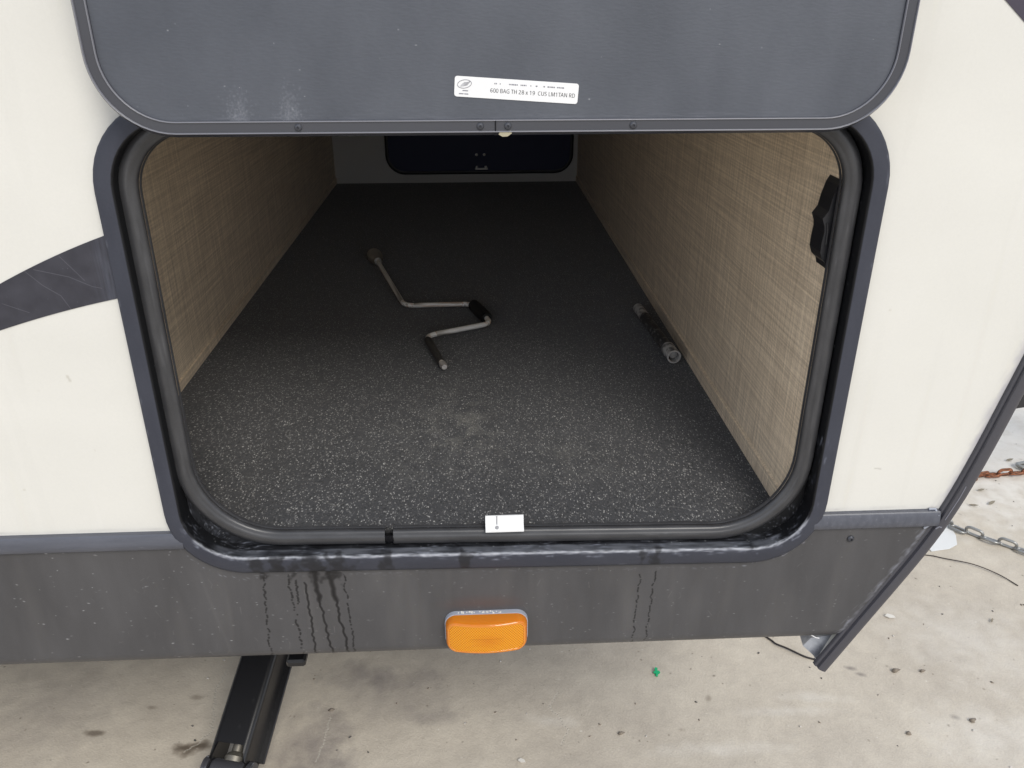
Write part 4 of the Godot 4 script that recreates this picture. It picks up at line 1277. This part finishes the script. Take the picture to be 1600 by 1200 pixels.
func make_jack():
	var o := Node3D.new()
	o.name = "stabilizer_jack"
	o.set_meta("label", "black steel stabilizer leg reaching down from under the skirt")
	trailer.add_child(o, true)
	var foot := Vector3(-0.447, 0.075, -0.2)
	var hip := Vector3(-0.31, 0.47, -0.845)
	var y := (hip - foot).normalized()
	var xax := Vector3(1, 0, 0.12); xax = (xax - y * xax.dot(y)).normalized()
	var zax := xax.cross(y)
	var xf := Transform3D(Basis(xax, y, zax), foot)
	var L := foot.distance_to(hip)
	# channel: top face and two cheeks, rounded shoulders, open below
	var path := PackedVector2Array()
	var hw := 0.032; var dp := 0.03; var rr := 0.010
	path.append(Vector2(-hw, -dp * 1.4))
	for k in 7: path.append(Vector2(-hw + rr - cos(PI / 2 * k / 6) * rr, dp - rr + sin(PI / 2 * k / 6) * rr))
	for k in 7: path.append(Vector2(hw - rr + sin(PI / 2 * k / 6) * rr, dp - rr + cos(PI / 2 * k / 6) * rr))
	path.append(Vector2(hw, -dp * 1.4))
	var N := path_normals(path, 1.0)
	var st := mb()
	# swept along the leg: local (x, z) section, y along; the top face starts further up than the cheeks
	for i in range(path.size() - 1):
		var top0 := 0.03 * smoothstep(0.0, rr * 1.3, hw - absf(path[i].x)); var top1 := 0.03 * smoothstep(0.0, rr * 1.3, hw - absf(path[i + 1].x))
		for lay in 2:
			var t := 0.0 if lay == 0 else -0.004
			var a := path[i] + N[i] * t; var b := path[i + 1] + N[i + 1] * t
			var sg := 1.0 if lay == 0 else -1.0
			var na := xf.basis * Vector3(N[i].x, 0, N[i].y) * sg; var nb := xf.basis * Vector3(N[i + 1].x, 0, N[i + 1].y) * sg
			var p0 := xf * Vector3(a.x, top0, a.y); var p1 := xf * Vector3(b.x, top1, b.y); var p2 := xf * Vector3(b.x, L, b.y); var p3 := xf * Vector3(a.x, L, a.y)
			tri(st, [p0, p1, p2], [na, nb, nb], [Vector2(i / 12.0, 0), Vector2((i + 1) / 12.0, 0), Vector2((i + 1) / 12.0, 1)])
			tri(st, [p0, p2, p3], [na, nb, na], [Vector2(i / 12.0, 0), Vector2((i + 1) / 12.0, 1), Vector2(i / 12.0, 1)])
		var a0 := xf * Vector3(path[i].x, top0, path[i].y); var b0 := xf * Vector3(path[i + 1].x, top1, path[i + 1].y)
		var ai := path[i] - N[i] * 0.004; var bi := path[i + 1] - N[i + 1] * 0.004
		quad(st, a0, b0, xf * Vector3(bi.x, top1, bi.y), xf * Vector3(ai.x, top0, ai.y), -xf.basis.y)
	build(st, "leg_channel", M.jack, o)
	# lip along the right cheek
	st = mb()
	obox(st, xf * Transform3D(Basis.IDENTITY, Vector3(hw + 0.004, L / 2 + 0.01, -dp * 1.3)), Vector3(0.006, L / 2, 0.003), 0.001)
	build(st, "leg_lip", M.jack, o)
	# drive screw and nut inside
	st = mb()
	disc(st, xf * Transform3D(Basis.IDENTITY, Vector3(0.004, 0.0, 0.0)), [Vector2(0.0001, 0.002), Vector2(0.017, 0.002), Vector2(0.0175, 0.010), Vector2(0.012, 0.016), Vector2(0.009, 0.018), Vector2(0.009, 0.3)], 18)
	build(st, "drive_screw", M.dull_metal, o)
	# foot sleeve across the end of the leg, washers and foot plate
	var cy := Transform3D(Basis(xax, PI * 0.0) * Basis(Vector3.BACK, 0), Vector3.ZERO)
	var ax := Basis(-y, xax, zax).orthonormalized()
	st = mb()
	disc(st, Transform3D(ax, foot + y * -0.014), [Vector2(0.0001, -hw + 0.005), Vector2(0.019, -hw + 0.005), Vector2(0.020, -hw + 0.008), Vector2(0.020, hw - 0.008), Vector2(0.019, hw - 0.005), Vector2(0.0001, hw - 0.005)], 24)
	build(st, "foot_sleeve", M.jack_light, o)
	for sg in [-1.0, 1.0]:
		st = mb()
		disc(st, Transform3D(ax, foot + y * -0.014 + xax * sg * (hw + 0.005)), [Vector2(0.0001, -0.005), Vector2(0.020, -0.005), Vector2(0.0215, -0.003), Vector2(0.0215, 0.003), Vector2(0.020, 0.005), Vector2(0.0001, 0.005)], 24)
		build(st, "washer", M.jack_light, o)
	st = mb()
	box(st, Vector3(foot.x - 0.075, 0.002, foot.z - 0.02), Vector3(foot.x + 0.06, 0.009, foot.z + 0.09))
	box(st, Vector3(foot.x - 0.048, 0.009, foot.z - 0.005), Vector3(foot.x - 0.042, 0.07, foot.z + 0.05))
	box(st, Vector3(foot.x + 0.034, 0.009, foot.z - 0.005), Vector3(foot.x + 0.040, 0.07, foot.z + 0.05))
	build(st, "foot_plate", M.jack, o)
	# the end of the jack's cross bar
	st = mb()
	var px := Vector3(-0.283, 0.392, -0.09)
	obox(st, Transform3D(Basis(Vector3.BACK, 0.0), px + Vector3(0.001, 0.0075, 0)), Vector3(0.013, 0.0060, 0.012), 0.003)
	obox(st, Transform3D(Basis(Vector3.BACK, 0.0), px + Vector3(-0.006, 0.065, -0.005)), Vector3(0.005, 0.052, 0.006), 0.003)
	build(st, "cross_bar", M.jack, o)

# ---------------------------------------------------------------- loose things in the compartment
func make_crank():
	var y: float = 0.665 + 0.0075
	var t := thing("crank_handle", Vector3(-0.09, 0.665, -0.7))
	tag(t, "bent steel crank with a black grip lying on the black carpet", "crank")
	var o := t.position
	var p := [Vector3(-0.252, y + 0.006, -1.075), Vector3(-0.167, y, -0.767), Vector3(-0.031, y, -0.771), Vector3(0.004, y, -0.658), Vector3(-0.117, y, -0.599), Vector3(-0.081, y, -0.463)]
	var q: Array = []
	for v in p: q.append(v - o)
	var st := mb()
	tube(st, fillet(q, 0.022, 7), 0.0048, false, 14)
	build(st, "bent_shaft", M.crank, t)
	st = mb()
	var a: Vector3 = q[2].lerp(q[3], 0.05); var b: Vector3 = q[2].lerp(q[3], 0.76)
	tube(st, PackedVector3Array([a, a.lerp(b, 0.04), a.lerp(b, 0.5), a.lerp(b, 0.96), b]), 0.013, false, 18, [0.0092, 0.0115, 0.0126, 0.0115, 0.0092])
	build(st, "grip", M.grip, t)
	st = mb()
	a = q[4].lerp(q[5], 0.12); b = q[4].lerp(q[5], 0.9)
	tube(st, PackedVector3Array([a, a.lerp(b, 0.03), a.lerp(b, 0.97), b]), 0.008, false, 16, [0.0055, 0.0064, 0.0064, 0.0055])
	build(st, "end_sleeve", mat(c8(58, 56, 54), 0.7), t)
	st = mb()
	var dr: Vector3 = (q[0] - q[1]).normalized()
	var s0: Vector3 = q[0]
	tube(st, PackedVector3Array([s0 - dr * 0.012, s0 - dr * 0.006, s0 + dr * 0.004, s0 + dr * 0.010, s0 + dr * 0.038, s0 + dr * 0.044]), 0.01, false, 18, [0.0085, 0.0115, 0.0125, 0.0165, 0.0175, 0.016])
	build(st, "socket", M.dark_steel, t)
	st = mb()
	var e: Vector3 = q[5]; var ed: Vector3 = (q[5] - q[4]).normalized()
	tube(st, PackedVector3Array([e - ed * 0.008, e + ed * 0.004, e + ed * 0.007]), 0.006, false, 14, [0.006, 0.006, 0.0045])
	build(st, "bright_tip", mat(c8(196, 192, 188), 0.4, 0.4), t)

func make_rod():
	var t := thing("steel_tube", Vector3(0.300, 0.678, -0.59))
	tag(t, "scraped dark steel tube lying along the foot of the right lining", "tube")
	var a := Vector3(0.2935, 0.6775, -0.715) - t.position; var b := Vector3(0.3075, 0.6775, -0.468) - t.position
	var st := mb()
	var P := PackedVector3Array(); var R: Array = []
	for i in 25:
		var f := i / 24.0
		P.append(a.lerp(b, f))
		R.append(0.0096 if f < 0.16 else (0.0098 if f < 0.8 else 0.0118))
	tube(st, P, 0.012, false, 20, R, false)
	build(st, "barrel", M.rod, t)
	st = mb()
	var d := (b - a).normalized()
	tube(st, PackedVector3Array([b, b - d * 0.02]), 0.0093, false, 20, [], false)
	for k in 20:
		pass
	build(st, "bore", M.dark_steel, t)
	st = mb()
	var y := d; var xx := y.cross(Vector3.UP).normalized(); var zz := xx.cross(y)
	disc(st, Transform3D(Basis(xx, y, zz), b), [Vector2(0.0092, -0.002), Vector2(0.0092, 0.0004), Vector2(0.0118, 0.0004), Vector2(0.0120, -0.001)], 20)
	build(st, "rim", M.dark_steel, t)
	st = mb()
	disc(st, Transform3D(Basis(xx, y, zz), b - d * 0.007 + zz * 0.002), [Vector2(0.0001, 0.003), Vector2(0.004, 0.002), Vector2(0.0075, 0.0)], 12)
	build(st, "inner_plug", mat(c8(150, 148, 144), 0.7), t)

# ---------------------------------------------------------------- chains
func link_mesh(L: float, W: float, wire: float) -> ArrayMesh:
	var P := PackedVector3Array()
	var r := W / 2 - wire; var h := L / 2 - W / 2
	for k in 9:
		var a := -PI / 2 + PI * k / 8.0
		P.append(Vector3(h + cos(a) * r, sin(a) * r, 0))
	for k in 9:
		var a := PI / 2 + PI * k / 8.0
		P.append(Vector3(-h + cos(a) * r, sin(a) * r, 0))
	var st := mb()
	tube(st, P, wire, true, 10)
	return st.commit()
func lay_chain(n: String, pts: Array, L: float, W: float, wire: float, m: Material, label: String):
	var t := thing(n, Vector3(pts[0].x, 0, pts[0].z))
	tag(t, label, "chain", "safety chains on the concrete")
	var mesh := link_mesh(L, W, wire)
	mesh.surface_set_material(0, m)
	var pitch := L - 2.0 * wire - 0.0012
	# walk the polyline
	var cur := Curve3D.new()
	for p in pts: cur.add_point(p)
	var total := cur.get_baked_length()
	var k := 0
	var s := 0.0
	while s + L < total:
		var a := cur.sample_baked(s); var b := cur.sample_baked(s + pitch)
		var c := cur.sample_baked(s + pitch * 0.5)
		var d := (b - a).normalized()
		var roll := (0.25 if k % 2 == 0 else 1.15) + rng.randf_range(-0.22, 0.22)
		var side := d.cross(Vector3.UP).normalized()
		var up := side.cross(d)
		var v := side * cos(roll) + up * sin(roll)
		var o := MeshInstance3D.new()
		o.mesh = mesh
		o.name = "link"
		var lift := wire + absf(sin(roll)) * (W / 2 - wire)
		o.transform = Transform3D(Basis(d, v, d.cross(v)).orthonormalized(), c + Vector3(0, lift, 0) - t.position)
		o.rotate_object_local(Vector3.BACK, rng.randf_range(-0.12, 0.12))
		t.add_child(o, true)
		s += pitch
		k += 1
	return t
func make_chains():
	lay_chain("safety_chain", [Vector3(1.20, 0, -1.10), Vector3(1.36, 0, -1.122), Vector3(1.43, 0, -1.133), Vector3(1.53, 0, -1.138), Vector3(1.66, 0, -1.15), Vector3(1.8, 0, -1.2)], 0.046, 0.029, 0.0043, M.rust, "rusty brown steel chain lying on the concrete behind the bright chain")
	lay_chain("safety_chain", [Vector3(1.10, 0, -1.02), Vector3(1.17, 0, -0.945), Vector3(1.19, 0, -0.885), Vector3(1.245, 0, -0.832), Vector3(1.30, 0, -0.785), Vector3(1.40, 0, -0.70), Vector3(1.5, 0, -0.66)], 0.046, 0.028, 0.0037, M.chain, "bright silver steel chain lying on the concrete over a white scrap")
	var h := thing("chain_hook", Vector3(1.55, 0, -1.175))
	tag(h, "grey steel hook on the concrete beside the rusty chain", "hook")
	var P := PackedVector3Array()
	for k in 15:
		var a := -0.6 + 4.2 * k / 14.0
		P.append(Vector3(cos(a) * 0.016, 0.007 + 0.004 * k / 14.0, sin(a) * 0.014))
	P.append(P[14] + Vector3(0.045, 0.0, -0.012))
	var st := mb()
	tube(st, P, 0.0058, false, 10)
	build(st, "bent_bar", mat(c8(140, 140, 136), 0.5, 0.5), h)

# ---------------------------------------------------------------- litter on the concrete
func make_litter():
	var st := mb()
	# white scrap under the bright chain
	var P := PackedVector2Array([Vector2(1.08, 0.80), Vector2(1.13, 0.808), Vector2(1.158, 0.824), Vector2(1.176, 0.862), Vector2(1.186, 0.91), Vector2(1.18, 0.945), Vector2(1.14, 0.95), Vector2(1.08, 0.9)])
	slab(st, P, 0.001, 0.0022, Transform3D(Basis(Vector3.RIGHT, -PI / 2), Vector3.ZERO))
	tag(build(st, "white_scrap", M.paper), "flat white plastic scrap lying under the bright silver chain", "scrap")
	# wires
	st = mb()
	tube(st, curve([Vector3(0.95, 0.002, -0.80), Vector3(1.057, 0.002, -0.787), Vector3(1.096, 0.003, -0.77), Vector3(1.15, 0.006, -0.740), Vector3(1.19, 0.004, -0.702), Vector3(1.212, 0.002, -0.663)]), 0.0013, false, 8)
	tag(build(st, "thin_wire", mat(c8(60, 52, 46), 0.7)), "long thin dark wire curving over the concrete below the bright chain", "wire")
	st = mb()
	tube(st, curve([Vector3(0.55, 0.003, -0.56), Vector3(0.581, 0.003, -0.518), Vector3(0.588, 0.004, -0.504), Vector3(0.607, 0.005, -0.488), Vector3(0.636, 0.003, -0.465), Vector3(0.66, 0.002, -0.455)]), 0.0019, false, 8)
	tag(build(st, "short_wire", mat(c8(38, 32, 30), 0.6)), "short black wire lying on the concrete under the grey metal flap", "wire")
	# green scrap
	st = mb()
	slab(st, PackedVector2Array([Vector2(-0.004, -0.009), Vector2(0.0, -0.0105), Vector2(0.002, -0.005), Vector2(0.0065, -0.003), Vector2(0.005, 0.002), Vector2(0.0015, 0.002), Vector2(0.003, 0.007), Vector2(-0.001, 0.010), Vector2(-0.0035, 0.006), Vector2(-0.003, 0.001), Vector2(-0.007, 0.0005), Vector2(-0.0055, -0.004), Vector2(-0.002, -0.0035)]), 0.0, 0.0025, Transform3D(Basis(Vector3.RIGHT, -PI / 2 + 0.3), Vector3(0.322, 0.0035, -0.438)))
	tag(build(st, "green_scrap", M.green), "tiny bright green torn plastic scrap alone on the concrete", "scrap")
	# dark lumps
	var lumps := [[0.803, -0.419, 0.0085, "dark brown lump on the concrete right of the nose trim's lower end", 0.5], [0.887, -0.289, 0.0075, "round dark lump near the lower right corner of the concrete", 1.0], [0.857, -0.416, 0.006, "small dark crumb just right of the dark brown lump", 0.2], [0.753, -0.266, 0.006, "flat dark crumb on the concrete below the dark brown lump", 2.0], [-0.315, -0.375, 0.0055, "dark crumb on the concrete just right of the black stabilizer leg", 0.0], [0.225, -0.293, 0.006, "dark crumb on the concrete below the green scrap", 0.4]]
	for q in lumps:
		tag(build(lump(q[2] * 0.7, q[4]), "dark_lump", M.crumb), q[3], "lump", "dark lumps on the concrete")
		(get_child(get_child_count() - 1) as Node3D).position = Vector3(q[0], 0, q[1])
	# loose alike crumbs
	var proto: MeshInstance3D = null
	var spots := [[0.834, -0.511], [0.167, -0.29], [0.032, -0.289], [-0.004, -0.355], [-0.193, -0.386], [-0.134, -0.421], [0.377, -0.317], [0.189, -0.316], [0.265, -0.362], [-0.362, -0.457], [0.98, -0.38], [1.02, -0.33], [0.93, -0.55], [0.74, -0.36], [0.6, -0.3], [1.18, -0.6]]
	for q in spots:
		var c: MeshInstance3D
		if proto == null:
			proto = build(lump(0.0024, 0.3), "concrete_crumb", M.crumb)
			c = proto
		else:
			c = proto.duplicate()
			c.name = numbered("concrete_crumb")
			add_child(c, true)
		tag(c, "tiny dark crumb loose on the pale concrete", "crumb", "tiny dark crumbs scattered on the concrete")
		c.position = Vector3(q[0], 0, q[1])
		c.rotation.y = rng.randf() * TAU
		var s := rng.randf_range(0.5, 0.95)
		c.scale = Vector3(s, s, s)
	# dry leaf flakes
	var fl := [[1.352, -1.0, 0.016, 0.5, "grey leaf flake on the concrete between the two chains, rightmost"], [1.297, -0.991, 0.012, -0.2, "thin grey leaf flake between the two chains, nearest the bright chain"], [1.36, -1.064, 0.012, 0.2, "grey leaf flake lying closest below the rusty chain"], [1.538, -1.219, 0.015, 0.3, "dark leaf flake on the concrete above the rusty chain"], [1.082, -0.551, 0.008, 0.9, "tan leaf flake on the concrete below the long thin wire"]]
	for q in fl:
		st = mb()
		var L: float = q[2]
		slab(st, PackedVector2Array([Vector2(-L, 0), Vector2(-L * 0.4, -L * 0.26), Vector2(L * 0.4, -L * 0.22), Vector2(L, 0.0), Vector2(L * 0.3, L * 0.24), Vector2(-L * 0.5, L * 0.2)]), 0.0, 0.001, Transform3D(Basis(Vector3.UP, q[3]) * Basis(Vector3.RIGHT, -PI / 2 + 0.22), Vector3(q[0], 0.004, q[1])))
		tag(build(st, "leaf_flake", M.dead_leaf), q[4], "leaf", "dry leaf flakes on the concrete")
	# pale chips
	for q in [[0.867, -0.575, "white paint chip on the concrete beneath the long thin wire", 0.011], [0.039, -0.241, "pale chip on the concrete at the bottom edge below the amber light", 0.007]]:
		var L2: float = q[3]
		st = mb()
		slab(st, PackedVector2Array([Vector2(-L2, -L2 * 0.2), Vector2(-L2 * 0.1, -L2 * 0.5), Vector2(L2, -L2 * 0.1), Vector2(L2 * 0.6, L2 * 0.4), Vector2(-L2 * 0.5, L2 * 0.5)]), 0.0, 0.002, Transform3D(Basis(Vector3.UP, -0.4) * Basis(Vector3.RIGHT, -PI / 2 + 0.15), Vector3(q[0], 0.003, q[1])))
		tag(build(st, "pale_chip", M.chip), q[2], "chip")
	# fine grit
	var mm := MultiMesh.new()
	mm.transform_format = MultiMesh.TRANSFORM_3D
	mm.use_colors = true
	mm.mesh = lump(0.0016, 0.7).commit()
	var gm := mat(Color.WHITE, 0.9)
	gm.vertex_color_use_as_albedo = true
	mm.mesh.surface_set_material(0, gm)
	mm.instance_count = 300
	for i in 300:
		var s := rng.randf_range(0.4, 1.4)
		mm.set_instance_transform(i, Transform3D(Basis(Vector3.UP, rng.randf() * TAU).scaled(Vector3(s, s, s)), Vector3(rng.randf_range(-1.0, 2.0), 0, rng.randf_range(-1.7, 0.1))))
		var g := rng.randf_range(0.06, 0.16) if rng.randf() < 0.6 else rng.randf_range(0.4, 0.6)
		mm.set_instance_color(i, Color(g, g * 0.95, g * 0.88))
	var gi := MultiMeshInstance3D.new()
	gi.multimesh = mm
	gi.name = "fine_grit"
	add_child(gi, true)
	tag(gi, "fine light and dark grit strewn over the concrete", "grit", "", "stuff")
func curve(pts: Array) -> PackedVector3Array:
	var out := PackedVector3Array()
	for i in range(pts.size() - 1):
		for k in 6:
			out.append((pts[i] as Vector3).cubic_interpolate(pts[i + 1], pts[maxi(i - 1, 0)], pts[mini(i + 2, pts.size() - 1)], k / 6.0))
	out.append(pts[pts.size() - 1])
	return out
func lump(r: float, ph: float) -> SurfaceTool:
	var st := mb()
	var rows := 5; var n := 9
	var V: Array = []
	for i in rows + 1:
		var row := PackedVector3Array()
		for k in n:
			var a := TAU * k / n; var e := PI * i / rows
			var rr := r * (1.0 + 0.28 * sin(a * 2.0 + ph + i) + 0.18 * sin(a * 3.0 + ph * 3.0))
			row.append(Vector3(cos(a) * sin(e) * rr * 1.35, r * 0.55 + cos(e) * r * 0.6, sin(a) * sin(e) * rr * 0.85))
		V.append(row)
	for i in rows:
		for k in n:
			var m := (k + 1) % n
			var q := [V[i][k], V[i][m], V[i + 1][m], V[i + 1][k]]
			var c := Vector3(0, r * 0.5, 0)
			var nn: Array = []
			for p in q: nn.append((p - c).normalized())
			tri(st, [q[0], q[1], q[2]], [nn[0], nn[1], nn[2]], [Vector2.ZERO, Vector2.ZERO, Vector2.ZERO])
			tri(st, [q[0], q[2], q[3]], [nn[0], nn[2], nn[3]], [Vector2.ZERO, Vector2.ZERO, Vector2.ZERO])
	return st
